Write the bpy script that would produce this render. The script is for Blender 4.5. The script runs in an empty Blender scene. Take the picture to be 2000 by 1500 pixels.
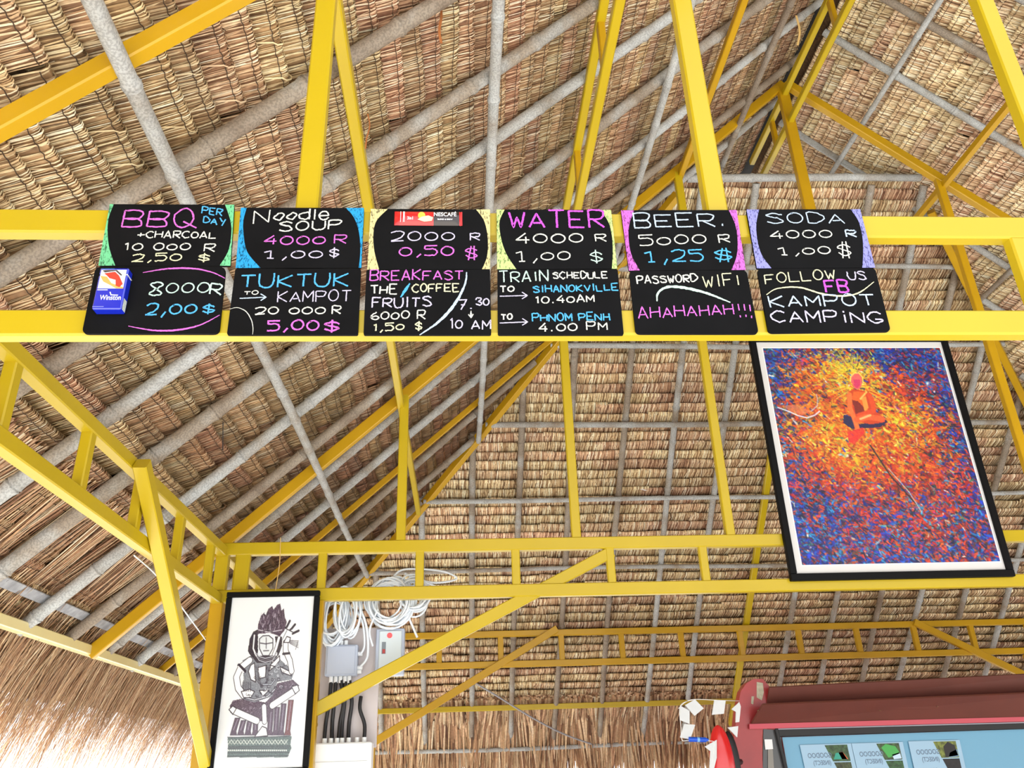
import bpy, math, random
import numpy as np
from mathutils import Vector, Matrix
random.seed(7); rng = np.random.default_rng(7)
scn = bpy.context.scene; col = scn.collection

# ---------------------------------------------------------------- camera
FPX = 1619.7
YAW, PIT, ROL = [math.radians(a) for a in (3.959, 25.255, -1.974)]
FW = np.array([math.sin(YAW)*math.cos(PIT), math.cos(YAW)*math.cos(PIT), math.sin(PIT)])
RT = np.array([math.cos(YAW), -math.sin(YAW), 0.0]); UP = np.cross(RT, FW)
RT, UP = RT*math.cos(ROL)+UP*math.sin(ROL), -RT*math.sin(ROL)+UP*math.cos(ROL)
EYE = np.array([0, 0, 1.6])
cd = bpy.data.cameras.new('camera'); cam = bpy.data.objects.new('camera', cd); col.objects.link(cam)
cd.sensor_width = 36; cd.lens = FPX/2000*36; cd.clip_start = .05; cd.clip_end = 300
M = Matrix(((RT[0], UP[0], -FW[0], 0), (RT[1], UP[1], -FW[1], 0), (RT[2], UP[2], -FW[2], 1.6), (0, 0, 0, 1)))
cam.matrix_world = M; scn.camera = cam

# ---------------------------------------------------------------- world, sun, exposure
w = bpy.data.worlds.new('world'); scn.world = w; w.use_nodes = True
nt = w.node_tree; bg = nt.nodes['Background']
bg.inputs[0].default_value = (0.93, 0.965, 1.0, 1); bg.inputs[1].default_value = 2.4
sd = bpy.data.lights.new('sun', 'SUN'); sd.energy = 15.0; sd.angle = math.radians(1.5); sd.color = (1, .98, .94)
sun = bpy.data.objects.new('sun', sd); col.objects.link(sun)
sun.rotation_euler = Vector((.60, .45, -.66)).to_track_quat('-Z', 'Y').to_euler()
sun.location = (-6, -2, 8)
vs = scn.view_settings
vs.view_transform = 'Standard'; vs.look = 'None'; vs.gamma = 1; vs.use_curve_mapping = False
vs.exposure = -0.1

# ---------------------------------------------------------------- helpers
def ray(x, y): return RT*(x-1000)+UP*(750-y)+FW*FPX
def onY(x, y, Y): d = ray(x, y); return EYE+d*(Y/d[1])
def onX(x, y, X): d = ray(x, y); return EYE+d*(X/d[0])
def onZ(x, y, Z): d = ray(x, y); return EYE+d*((Z-1.6)/d[2])
def proj(P):
    v = np.asarray(P)-EYE; return 1000+FPX*(v@RT)/(v@FW), 750-FPX*(v@UP)/(v@FW), v@FW
def s2l(c):
    return tuple((v/255/12.92 if v/255 <= .04045 else ((v/255+.055)/1.055)**2.4) for v in c)
def tag(o, label=None, cat=None, group=None, kind=None):
    if label: o['label'] = label
    if cat: o['category'] = cat
    if group: o['group'] = group
    if kind: o['kind'] = kind
    return o
def empty(name, loc=(0, 0, 0), label=None, cat=None, group=None):
    o = bpy.data.objects.new(name, None); col.objects.link(o); o.location = [float(v) for v in loc]; o.empty_display_size = .1
    return tag(o, label, cat, group)
class MB:
    def __init__(s): s.v = []; s.f = []; s.mi = []; s.sm = []
    def add(s, vs_, fs, mi=0, smooth=False):
        n = len(s.v); s.v += [tuple(float(c) for c in p) for p in vs_]
        s.f += [tuple(i+n for i in f) for f in fs]; s.mi += [mi]*len(fs); s.sm += [smooth]*len(fs)
    def box(s, c, size, mi=0, R=None, bev=0.0):
        hx, hy, hz = [v/2 for v in size]; b = min(bev, hx*.9, hy*.9, hz*.9)
        if b <= 0:
            P = [(x, y, z) for x in (-hx, hx) for y in (-hy, hy) for z in (-hz, hz)]
            F = [(0, 1, 3, 2), (4, 6, 7, 5), (0, 4, 5, 1), (2, 3, 7, 6), (0, 2, 6, 4), (1, 5, 7, 3)]
        else:
            P = []; F = []
            for sx in (-1, 1):
                for sy in (-1, 1):
                    for sz in (-1, 1):
                        P += [(sx*hx, sy*(hy-b), sz*(hz-b)), (sx*(hx-b), sy*hy, sz*(hz-b)), (sx*(hx-b), sy*(hy-b), sz*hz)]
            I = lambda x, y, z, k: ((x*2+y)*2+z)*3+k
            for a in (0, 1):
                F += [(I(a, 0, 0, 0), I(a, 0, 1, 0), I(a, 1, 1, 0), I(a, 1, 0, 0)), (I(0, a, 0, 1), I(1, a, 0, 1), I(1, a, 1, 1), I(0, a, 1, 1)), (I(0, 0, a, 2), I(0, 1, a, 2), I(1, 1, a, 2), I(1, 0, a, 2))]
                for b_ in (0, 1):
                    F += [(I(a, b_, 0, 0), I(a, b_, 1, 0), I(a, b_, 1, 1), I(a, b_, 0, 1)), (I(a, 0, b_, 0), I(a, 1, b_, 0), I(a, 1, b_, 2), I(a, 0, b_, 2)), (I(0, a, b_, 1), I(1, a, b_, 1), I(1, a, b_, 2), I(0, a, b_, 2))]
                    for c_ in (0, 1): F.append((I(a, b_, c_, 0), I(a, b_, c_, 1), I(a, b_, c_, 2)))
        P = np.array(P)
        if R is not None: P = P@np.array(R).T
        s.add(P+np.array(c), F, mi)
    def bar(s, a, b, w_, d_, ref, mi=0, ch=.004):
        """rectangular tube a->b; w_ across (perp. to ref), d_ along ref; chamfered"""
        a = np.array(a, float); b = np.array(b, float); t = b-a; t /= np.linalg.norm(t)
        ref = np.array(ref, float); r = ref-t*(ref@t); r /= np.linalg.norm(r); q = np.cross(t, r)
        h, k, c = w_/2, d_/2, ch
        prof = [(h-c, k), (-h+c, k), (-h, k-c), (-h, -k+c), (-h+c, -k), (h-c, -k), (h, -k+c), (h, k-c)]
        P = [p+q*x+r*y for p in (a, b) for x, y in prof]
        F = [(i, (i+1) % 8, 8+(i+1) % 8, 8+i) for i in range(8)]+[tuple(range(7, -1, -1)), tuple(range(8, 16))]
        s.add(P, F, mi)
    def tube(s, pts, rad, n=8, mi=0, caps=True, smooth=True):
        pts = [np.array(p, float) for p in pts]; rr = rad if hasattr(rad, '__len__') else [rad]*len(pts)
        t0 = pts[1]-pts[0]; ref = np.array([0, 0, 1.]) if abs(t0[2]) < .9*np.linalg.norm(t0) else np.array([1., 0, 0])
        V = []
        for i, p in enumerate(pts):
            t = pts[min(i+1, len(pts)-1)]-pts[max(i-1, 0)]; t /= (np.linalg.norm(t)+1e-12)
            x = ref-t*(ref@t); x /= (np.linalg.norm(x)+1e-12); ref = x; y = np.cross(t, x)
            for k in range(n):
                a = 2*math.pi*k/n; V.append(p+(x*math.cos(a)+y*math.sin(a))*rr[i])
        F = [(i*n+k, i*n+(k+1) % n, (i+1)*n+(k+1) % n, (i+1)*n+k) for i in range(len(pts)-1) for k in range(n)]
        s.add(V, F, mi, smooth)
        if caps: s.add(V[:n], [tuple(range(n-1, -1, -1))], mi); s.add(V[-n:], [tuple(range(n))], mi)
    def prism(s, poly, ext, mi=0):
        """poly: list of 3d points; ext: extrusion vector"""
        n = len(poly); P = [np.array(p, float) for p in poly]; e = np.array(ext, float)
        s.add(P+[p+e for p in P], [tuple(range(n-1, -1, -1)), tuple(range(n, 2*n))]+[(i, (i+1) % n, n+(i+1) % n, n+i) for i in range(n)], mi)
    def build(s, name, mats, parent=None, **kw):
        me = bpy.data.meshes.new(name); me.from_pydata(s.v, [], s.f)
        for m in (mats if isinstance(mats, (list, tuple)) else [mats]): me.materials.append(m)
        me.polygons.foreach_set('material_index', s.mi); me.polygons.foreach_set('use_smooth', s.sm); me.update()
        return link(name, me, parent, **kw)
def link(name, me, parent=None, **kw):
    o = bpy.data.objects.new(name, me); col.objects.link(o)
    if parent is not None:
        o.parent = parent
        o.matrix_parent_inverse = Matrix.Translation(parent.location).inverted() if parent.rotation_euler[:] == (0, 0, 0) else Matrix()
    return tag(o, **kw)
def npmesh(name, V, F, mats, attrs=None, mi=None, smooth=False):
    """F: (n,4) int quads"""
    me = bpy.data.meshes.new(name); n = len(F)
    me.vertices.add(len(V)); me.vertices.foreach_set('co', np.asarray(V, np.float32).ravel())
    me.loops.add(n*4); me.loops.foreach_set('vertex_index', np.asarray(F, np.int32).ravel())
    me.polygons.add(n); me.polygons.foreach_set('loop_start', np.arange(0, n*4, 4, dtype=np.int32))
    for m in mats: me.materials.append(m)
    if mi is not None: me.polygons.foreach_set('material_index', np.asarray(mi, np.int32))
    me.update(calc_edges=True)
    me.polygons.foreach_set('use_smooth', [smooth]*n)
    for k, a in (attrs or {}).items():
        a = np.asarray(a, np.float32)
        if a.ndim == 1: at = me.attributes.new(k, 'FLOAT', 'POINT'); at.data.foreach_set('value', a)
        else: at = me.attributes.new(k, 'FLOAT_COLOR', 'POINT'); at.data.foreach_set('color', a.ravel())
    return me

# ---------------------------------------------------------------- materials
def mat(name, rgb=(200, 200, 200), rough=.5, metal=0., noise=0., nscale=20., bump=0., bscale=80., coat=0., lin=False, spec=.5, trans=0.):
    m = bpy.data.materials.new(name); m.use_nodes = True; N = m.node_tree.nodes; L = m.node_tree.links; b = N['Principled BSDF']
    c = rgb if lin else s2l(rgb)
    b.inputs['Base Color'].default_value = (*c, 1); b.inputs['Roughness'].default_value = rough; b.inputs['Metallic'].default_value = metal
    b.inputs['Specular IOR Level'].default_value = spec
    b.inputs['Coat Weight'].default_value = coat; b.inputs['Coat Roughness'].default_value = .15; b.inputs['Coat IOR'].default_value = 1.6
    if trans: b.inputs['Transmission Weight'].default_value = trans
    tc = N.new('ShaderNodeTexCoord')
    if noise:
        n = N.new('ShaderNodeTexNoise'); n.inputs['Scale'].default_value = nscale; n.inputs['Detail'].default_value = 5; L.new(tc.outputs['Object'], n.inputs['Vector'])
        r = N.new('ShaderNodeMapRange'); r.inputs['From Min'].default_value = .3; r.inputs['From Max'].default_value = .7; r.inputs['To Min'].default_value = 1-noise; r.inputs['To Max'].default_value = 1+noise*.6
        L.new(n.outputs['Fac'], r.inputs['Value'])
        x = N.new('ShaderNodeVectorMath'); x.operation = 'SCALE'; x.inputs[0].default_value = c; L.new(r.outputs[0], x.inputs['Scale']); L.new(x.outputs[0], b.inputs['Base Color'])
    if bump:
        n = N.new('ShaderNodeTexNoise'); n.inputs['Scale'].default_value = bscale; n.inputs['Detail'].default_value = 4; L.new(tc.outputs['Object'], n.inputs['Vector'])
        bp = N.new('ShaderNodeBump'); bp.inputs['Strength'].default_value = bump; bp.inputs['Distance'].default_value = .002; L.new(n.outputs['Fac'], bp.inputs['Height']); L.new(bp.outputs[0], b.inputs['Normal'])
    return m
def ramp(N, stops):
    r = N.new('ShaderNodeValToRGB'); e = r.color_ramp.elements
    while len(e) < len(stops): e.new(.5)
    for i, (p, c) in enumerate(stops): e[i].position = p; e[i].color = (*s2l(c), 1)
    return r
def thatch_mat(name, warm=0.0, translucent=0.0):
    m = bpy.data.materials.new(name); m.use_nodes = True; N = m.node_tree.nodes; L = m.node_tree.links; b = N['Principled BSDF']
    b.inputs['Roughness'].default_value = .62; b.inputs['Specular IOR Level'].default_value = .35
    a = N.new('ShaderNodeAttribute'); a.attribute_name = 'tone'
    p = N.new('ShaderNodeAttribute'); p.attribute_name = 'ptone'
    oi = N.new('ShaderNodeObjectInfo'); ad = N.new('ShaderNodeMath'); ad.operation = 'ADD'; L.new(p.outputs['Fac'], ad.inputs[0]); L.new(oi.outputs['Random'], ad.inputs[1])
    fr = N.new('ShaderNodeMath'); fr.operation = 'FRACT'; L.new(ad.outputs[0], fr.inputs[0])
    r1 = ramp(N, [(0, (104, 78, 54)), (.2, (182, 148, 106)), (.5, (228, 202, 156)), (.78, (246, 228, 184)), (1, (255, 248, 220))])
    r2 = ramp(N, [(0, (96, 62, 48)), (.2, (174, 128, 100)), (.5, (218, 176, 142)), (.78, (240, 208, 174)), (1, (252, 238, 214))])
    L.new(a.outputs['Fac'], r1.inputs[0]); L.new(a.outputs['Fac'], r2.inputs[0])
    mx = N.new('ShaderNodeMix'); mx.data_type = 'RGBA'; L.new(r1.outputs[0], mx.inputs['A']); L.new(r2.outputs[0], mx.inputs['B'])
    mr = N.new('ShaderNodeMapRange'); mr.inputs['From Min'].default_value = .25; mr.inputs['From Max'].default_value = .95; mr.inputs['To Min'].default_value = warm; mr.inputs['To Max'].default_value = 1.0; L.new(fr.outputs[0], mr.inputs['Value']); L.new(mr.outputs[0], mx.inputs['Factor'])
    # panel brightness variation
    m2 = N.new('ShaderNodeMath'); m2.operation = 'MULTIPLY'; m2.inputs[1].default_value = 7.31; L.new(fr.outputs[0], m2.inputs[0])
    f2 = N.new('ShaderNodeMath'); f2.operation = 'FRACT'; L.new(m2.outputs[0], f2.inputs[0])
    mb = N.new('ShaderNodeMapRange'); mb.inputs['To Min'].default_value = .78; mb.inputs['To Max'].default_value = 1.12; L.new(f2.outputs[0], mb.inputs['Value'])
    tc = N.new('ShaderNodeTexCoord'); n = N.new('ShaderNodeTexNoise'); n.inputs['Scale'].default_value = 55; n.inputs['Detail'].default_value = 3; L.new(tc.outputs['Object'], n.inputs['Vector'])
    nr = N.new('ShaderNodeMapRange'); nr.inputs['From Min'].default_value = .3; nr.inputs['From Max'].default_value = .7; nr.inputs['To Min'].default_value = .78; nr.inputs['To Max'].default_value = 1.12; L.new(n.outputs['Fac'], nr.inputs['Value'])
    mm = N.new('ShaderNodeMath'); mm.operation = 'MULTIPLY'; L.new(mb.outputs[0], mm.inputs[0]); L.new(nr.outputs[0], mm.inputs[1])
    sc = N.new('ShaderNodeVectorMath'); sc.operation = 'SCALE'; L.new(mx.outputs['Result'], sc.inputs[0]); L.new(mm.outputs[0], sc.inputs['Scale'])
    L.new(sc.outputs[0], b.inputs['Base Color'])
    if translucent:
        tr = N.new('ShaderNodeBsdfTranslucent'); L.new(sc.outputs[0], tr.inputs['Color']); ms = N.new('ShaderNodeMixShader'); ms.inputs[0].default_value = translucent
        L.new(b.outputs[0], ms.inputs[1]); L.new(tr.outputs[0], ms.inputs[2]); L.new(ms.outputs[0], N['Material Output'].inputs['Surface'])
    return m
def bamboo_mat():
    m = bpy.data.materials.new('weathered_bamboo'); m.use_nodes = True; N = m.node_tree.nodes; L = m.node_tree.links; b = N['Principled BSDF']
    b.inputs['Roughness'].default_value = .7
    tc = N.new('ShaderNodeTexCoord'); n = N.new('ShaderNodeTexNoise'); n.inputs['Scale'].default_value = 6; n.inputs['Detail'].default_value = 6; L.new(tc.outputs['Object'], n.inputs['Vector'])
    oi = N.new('ShaderNodeObjectInfo'); mp = N.new('ShaderNodeMapRange'); mp.inputs['To Min'].default_value = -.24; mp.inputs['To Max'].default_value = .16; L.new(oi.outputs['Random'], mp.inputs['Value'])
    ad = N.new('ShaderNodeMath'); L.new(n.outputs['Fac'], ad.inputs[0]); L.new(mp.outputs[0], ad.inputs[1])
    r = ramp(N, [(0, (116, 98, 82)), (.36, (150, 138, 124)), (.5, (164, 162, 158)), (.75, (184, 188, 190)), (1, (206, 208, 206))]); L.new(ad.outputs[0], r.inputs[0])
    n2 = N.new('ShaderNodeTexNoise'); n2.inputs['Scale'].default_value = 160; n2.inputs['Detail'].default_value = 3; L.new(tc.outputs['Object'], n2.inputs['Vector'])
    r2 = ramp(N, [(0, (120, 120, 120)), (.45, (200, 200, 200)), (.55, (255, 255, 255)), (1, (255, 255, 255))]); L.new(n2.outputs['Fac'], r2.inputs[0])
    mx = N.new('ShaderNodeMix'); mx.data_type = 'RGBA'; mx.blend_type = 'MULTIPLY'; mx.inputs['Factor'].default_value = .6; L.new(r.outputs[0], mx.inputs['A']); L.new(r2.outputs[0], mx.inputs['B']); L.new(mx.outputs['Result'], b.inputs['Base Color'])
    bp = N.new('ShaderNodeBump'); bp.inputs['Strength'].default_value = .4; bp.inputs['Distance'].default_value = .002; L.new(n2.outputs['Fac'], bp.inputs['Height']); L.new(bp.outputs[0], b.inputs['Normal'])
    return m
def chalk_mat(name, rgb, cover=.9, fill=False):
    rgb = tuple(int(v*.9) for v in rgb)
    m = bpy.data.materials.new(name); m.use_nodes = True; N = m.node_tree.nodes; L = m.node_tree.links; b = N['Principled BSDF']; b.inputs['Roughness'].default_value = .95; b.inputs['Specular IOR Level'].default_value = .1
    tc = N.new('ShaderNodeTexCoord'); mp = N.new('ShaderNodeMapping'); L.new(tc.outputs['Object'], mp.inputs['Vector'])
    mp.inputs['Rotation'].default_value = (0, .5, 0); mp.inputs['Scale'].default_value = (420, 1, 150) if fill else (350, 1, 350)
    n = N.new('ShaderNodeTexNoise'); n.inputs['Scale'].default_value = 1; n.inputs['Detail'].default_value = 3; L.new(mp.outputs[0], n.inputs['Vector'])
    lo = .36 if fill else .28
    c2 = tuple(int(v*.28) for v in rgb)
    r = ramp(N, [(0, c2), (lo, tuple(int(v*.55) for v in rgb)), (lo+.12, rgb), (1, rgb)]); L.new(n.outputs['Fac'], r.inputs[0]); L.new(r.outputs[0], b.inputs['Base Color'])
    return m
YEL = mat('yellow_paint', (182, 157, 16), rough=.4, noise=.05, nscale=3, bump=.15, bscale=60, coat=.22, spec=.35)
YEL2 = mat('ochre_yellow_paint', (184, 143, 10), rough=.4, noise=.08, nscale=4, bump=.15, bscale=60, coat=.22, spec=.35)
BAM = bamboo_mat()
TH = thatch_mat('palm_thatch'); THF = thatch_mat('thatch_fringe', warm=.5, translucent=.2)
STITCH = mat('dark_stitching_cord', (66, 50, 36), rough=.9)
BACK = mat('dark_gap_backing', (96, 72, 48), rough=1, noise=.5, nscale=60)  # roof backing that blocks the sky, coloured dark for shaded gaps between leaves
BLK = mat('black_board', (11, 11, 13), rough=.8, noise=.3, nscale=14, spec=.12)
FRAME = mat('black_frame_paint', (7, 7, 9), rough=.6, spec=.15)
WHITE = mat('white_mount', (228, 229, 231), rough=.6)

# ---------------------------------------------------------------- ground and roof backing
gm = MB(); gm.add([(-60, -60, -.06), (60, -60, -.06), (60, 60, -.06), (-60, 60, -.06)], [(0, 1, 2, 3)])
gm.build('ground', mat('pale_sandy_ground', (212, 208, 200), rough=.9, noise=.12, nscale=1.2), kind='structure', label='pale sandy ground around the open thatched hut')
fl = MB(); fl.box((2.2, 3.9, -.03), (8.6, 8.8, .06)); fl.build('floor', mat('pale_concrete_floor', (230, 229, 226), rough=.5, noise=.06, nscale=2), kind='structure')

K = .915; ANG = math.atan(K); CA, SA = math.cos(ANG), math.sin(ANG)
XR = 2.265                                   # ridge
ZL = lambda X: 2.74+K*(X+1.2)                # bamboo-centre plane, left slope
LIFT = .18
ZR = lambda X: 2.74+LIFT-K*(X-5.73)
ZB = lambda Y: 2.74+K*(7.25-Y)
NL = np.array([-SA, 0, CA]); NR = np.array([SA, 0, CA]); NB = np.array([0, SA, CA])
HF = .046                                     # fold height of the thatch above bamboo centres
def slab(pts, zf, n, off=.085, t=.05):
    m = MB(); P = [np.array([x, y, zf(x, y)])+n*off for x, y in pts]; m.prism(P, n*t); return m
XRR = (2.74+LIFT+K*5.73-2.74-K*1.2)/(2*K)     # where both slopes meet
roofL = slab([(-2.05, .05), (XRR, .05), (XRR, 5.6), (1.0, 5.6), (-1.2, 8.1), (-2.05, 8.1)], lambda x, y: ZL(x), NL).build('ceiling', BACK, kind='structure', label='left slope of the palm thatch roof seen from below')
roofR = slab([(XRR, .05), (7.0, .05), (7.0, 8.5), (4.1, 5.6), (XRR, 5.6)], lambda x, y: ZR(x), NR).build('ceiling', BACK, kind='structure', label='right slope of the palm thatch roof at the upper right')
roofB = slab([(1.5, 4.5), (3.25, 4.5), (6.9, 8.15), (-2.1, 8.15)], lambda x, y: ZB(y), NB).build('ceiling', BACK, kind='structure', label='far hipped end of the palm thatch roof with level rows')

cap = MB(); zc = ZL(XRR)+.11; cap.prism([(XRR-.34, .02, zc-.31), (XRR, .02, zc+.03), (XRR+.34, .02, zc-.31), (XRR+.34, .02, zc-.25), (XRR, .02, zc+.12), (XRR-.34, .02, zc-.25)], (0, 5.62, 0))
cap.build('trim_1', mat('ridge_gap_cover', (52, 52, 54), rough=.6), kind='structure', label='dark grey cover added along the ridge gap to keep out sky light')  # dark cover added over the slab gap so no sky shows through
# ---------------------------------------------------------------- thatch panels
ROW = .082
def panel_mesh(seed, L=.86, nb=150, loc=False, long=1.0, stitched=True, lift=0.):
    r = np.random.default_rng(seed); x0 = np.linspace(0, L, nb)+r.normal(0, .0018, nb)
    prof = np.array([(-.003, .013), (-.011, .006), (-.0115, -.003), (-.004, -.0095), (.010, -.0085), (.020, -.004), (.060*long, .011), (.118*long, .030)])
    ns = len(prof); wd = r.uniform(.0019, .0036, nb)*(150/nb)*(.86/L if loc else 1); per = .026
    bump = np.cos((x0/per)*2*math.pi)*.0022
    wavy = .004*np.sin(x0*6+seed)+.0025*np.sin(x0*17+seed*2)
    V = np.zeros((nb, ns, 2, 3)); skew = r.normal(0, .006, nb); hj = r.normal(0, .0011, nb); uj = r.normal(0, .003, nb)
    stray = r.random(nb) < .03; skew[stray] += r.normal(0, .03, stray.sum()); hj[stray] -= .006
    for k, (u, h) in enumerate(prof):
        fr = k/(ns-1)
        rollw = 1 if k < 6 else 0
        hh = h+hj*(1 if k > 1 else .4)-bump*rollw*.9; uu = u+wavy+uj*(fr)+(-bump*.6 if k in (1, 2, 3) else 0)
        xx = x0+skew*max(0, fr-.5)*2
        for sgn in (0, 1):
            V[:, k, sgn, 0] = xx+(wd if sgn else -wd)*(1.0 if k < 7 else .6); V[:, k, sgn, 1] = uu; V[:, k, sgn, 2] = hh+(.0012 if sgn else -.0006)
    idx = np.arange(nb*ns*2).reshape(nb, ns, 2)
    F = np.stack([idx[:, :-1, 0], idx[:, :-1, 1], idx[:, 1:, 1], idx[:, 1:, 0]], -1).reshape(-1, 4)
    base = r.beta(1.75, 1.25, nb); tone = np.repeat(np.clip(base+r.normal(0, .05, nb), 0, 1), ns*2)
    V = V.reshape(-1, 3); mi = np.zeros(len(F), int)
    # continuous inner layer just above the leaves, toned dark as shade in their gaps
    bp_ = np.array([(-.004, .010), (-.0085, .003), (-.003, -.0065), (.010, -.0055), (.022, -.001), (.060*long, .0145), (.118*long, .0335)]); nx = 24
    gx = np.linspace(0, L, nx+1); wv = .004*np.sin(gx*6+seed)+.0025*np.sin(gx*17+seed*2); b0 = len(V)
    sv = np.array([(x, u+w0, h) for x, w0 in zip(gx, wv) for u, h in bp_]); nb2 = len(bp_)
    sf = [(b0+i*nb2+k, b0+(i+1)*nb2+k, b0+(i+1)*nb2+k+1, b0+i*nb2+k+1) for i in range(nx) for k in range(nb2-1)]
    V = np.vstack([V, sv]); F = np.vstack([F, np.array(sf)]); mi = np.concatenate([mi, np.zeros(len(sf), int)]); tone = np.concatenate([tone, r.uniform(.02, .22, len(sv))])
    # stitching cord: two thin square threads
    sv = []; sf = []; st = []
    nseg = 60
    for (u, h, rr) in (((.0175, -.0098, .0014),) if stitched else ()):
        b0 = len(V)+len(sv)*1
        xs = np.linspace(0, L, nseg+1)
        for i, x in enumerate(xs):
            yy = u+.004*np.sin(x*6+seed)+.0025*np.sin(x*17+seed*2)+(.0016 if i % 2 else -.0016)+r.normal(0, .0008)
            for (dy, dh) in ((-rr, 0), (0, -rr), (rr, 0), (0, rr)): sv.append((x, yy+dy, h+dh))
        for i in range(nseg):
            for k in range(4): sf.append((b0+i*4+k, b0+i*4+(k+1) % 4, b0+(i+1)*4+(k+1) % 4, b0+(i+1)*4+k))
    if sv: V = np.vstack([V, np.array(sv)]); F = np.vstack([F, np.array(sf)]); mi = np.concatenate([mi, np.ones(len(sf), int)]); tone = np.concatenate([tone, np.zeros(len(sv))])
    far_ = V[:, 1] > .03; V[far_, 2] += (V[far_, 1]-.03)*lift
    return V, F, mi, tone
PV = [panel_mesh(s) for s in range(1, 8)]+[panel_mesh(s, nb=112, stitched=False, lift=.16) for s in range(8, 14)]
PM = [npmesh('thatch_panel', V, F, [TH, STITCH], {'tone': t, 'ptone': np.zeros(len(V))}, mi) for V, F, mi, t in PV]
def lay(roof, slots):
    """slots: list of (matrix 4x4 np, variant, flip)"""
    S = []
    for Mx, k in slots:
        c = Mx@np.array([.43, .05, 0, 1]); x, y, d = proj(c[:3])
        if d < .25 or x < -420 or x > 2420 or y < -420 or y > 1900: continue
        S.append((d, Mx, k))
    S.sort(key=lambda s: s[0]); near, far = S[:298], S[298:]
    for d, Mx, k in near:
        o = bpy.data.objects.new('thatch_panel', PM[k]); col.objects.link(o); o.parent = roof; o.matrix_world = Matrix(Mx.tolist())
    if far:
        Vs, Fs, Ms, Ts, Ps, n = [], [], [], [], [], 0
        for d, Mx, k in far:
            V, F, mi, t = PV[k]
            Vs.append(V@Mx[:3, :3].T+Mx[:3, 3]); Fs.append(F+n); n += len(V); Ms.append(mi); Ts.append(t); Ps.append(np.full(len(V), random.random()))
        me = npmesh('thatch_panels', np.vstack(Vs), np.vstack(Fs), [TH, STITCH], {'tone': np.concatenate(Ts), 'ptone': np.concatenate(Ps)}, np.concatenate(Ms))
        o = link('thatch_panels', me, roof, kind='stuff')
    return len(near), len(far)
def frame(o, x, y, z):
    Mx = np.eye(4); Mx[:3, 0] = x; Mx[:3, 1] = y; Mx[:3, 2] = z; Mx[:3, 3] = o; return Mx
slots = []
uL = np.array([-CA, 0, -SA])
def tilt(Mx, rz, rx):
    c, s_ = math.cos(rz), math.sin(rz); R = np.eye(4); R[:2, :2] = [[c, -s_], [s_, c]]
    c, s_ = math.cos(rx), math.sin(rx); R2 = np.eye(4); R2[1:3, 1:3] = [[c, -s_], [s_, c]]
    return Mx@R@R2
for i in range(70):
    u = .06+ROW*i; X = XRR-u*CA
    if X < -1.93: break
    for j in range(-3, 9):
        Y = 1.84+.86*j+(.43 if i % 2 else 0)+random.uniform(-.012, .012)
        if Y < -.05: continue
        if not (X+Y < 6.15 or (X > 1.40 and Y+.86 < 5.9)): continue
        o = np.array([X, Y, ZL(X)])+NL*(HF+random.uniform(-.002, .004))
        slots.append((tilt(frame(o, (0, 1, 0), uL, NL), random.gauss(0, .006), random.gauss(0, .02)), random.randrange(7)))
print('left', lay(roofL, slots))
slots = []; uR = np.array([CA, 0, -SA])
for i in range(60):
    u = .06+ROW*i; X = XRR+u*CA
    for j in range(-3, 9):
        Y = 1.84+.86*j+(.43 if i % 2 else 0)+random.uniform(-.012, .012)
        if not (Y-.86-X < 1.28 or (X < 3.4 and Y < 5.75)) or Y < .9: continue
        o = np.array([X, Y, ZR(X)])+NR*(HF+random.uniform(-.002, .004))
        slots.append((tilt(frame(o, (0, -1, 0), uR, NR), random.gauss(0, .006), random.gauss(0, .02)), random.randrange(7)))
print('right', lay(roofR, slots))
slots = []; uB = np.array([0, CA, -SA])
for i in range(70):
    u = .02+ROW*i; Y = 4.46+u*CA
    if Y > 8.02: break
    for j in range(-6, 9):
        X = 2.25+.8*j+(.4 if i % 2 else 0)+random.uniform(-.012, .012)
        if X+.86 < 6.05-Y-.1 or X > Y-1.27+.1+.0: continue
        o = np.array([X, Y, ZB(Y)])+NB*(HF+random.uniform(-.002, .004))
        slots.append((tilt(frame(o, (1, 0, 0), uB, NB), random.gauss(0, .006), random.gauss(0, .02)), 7+random.randrange(6)))
print('back', lay(roofB, slots))

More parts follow.
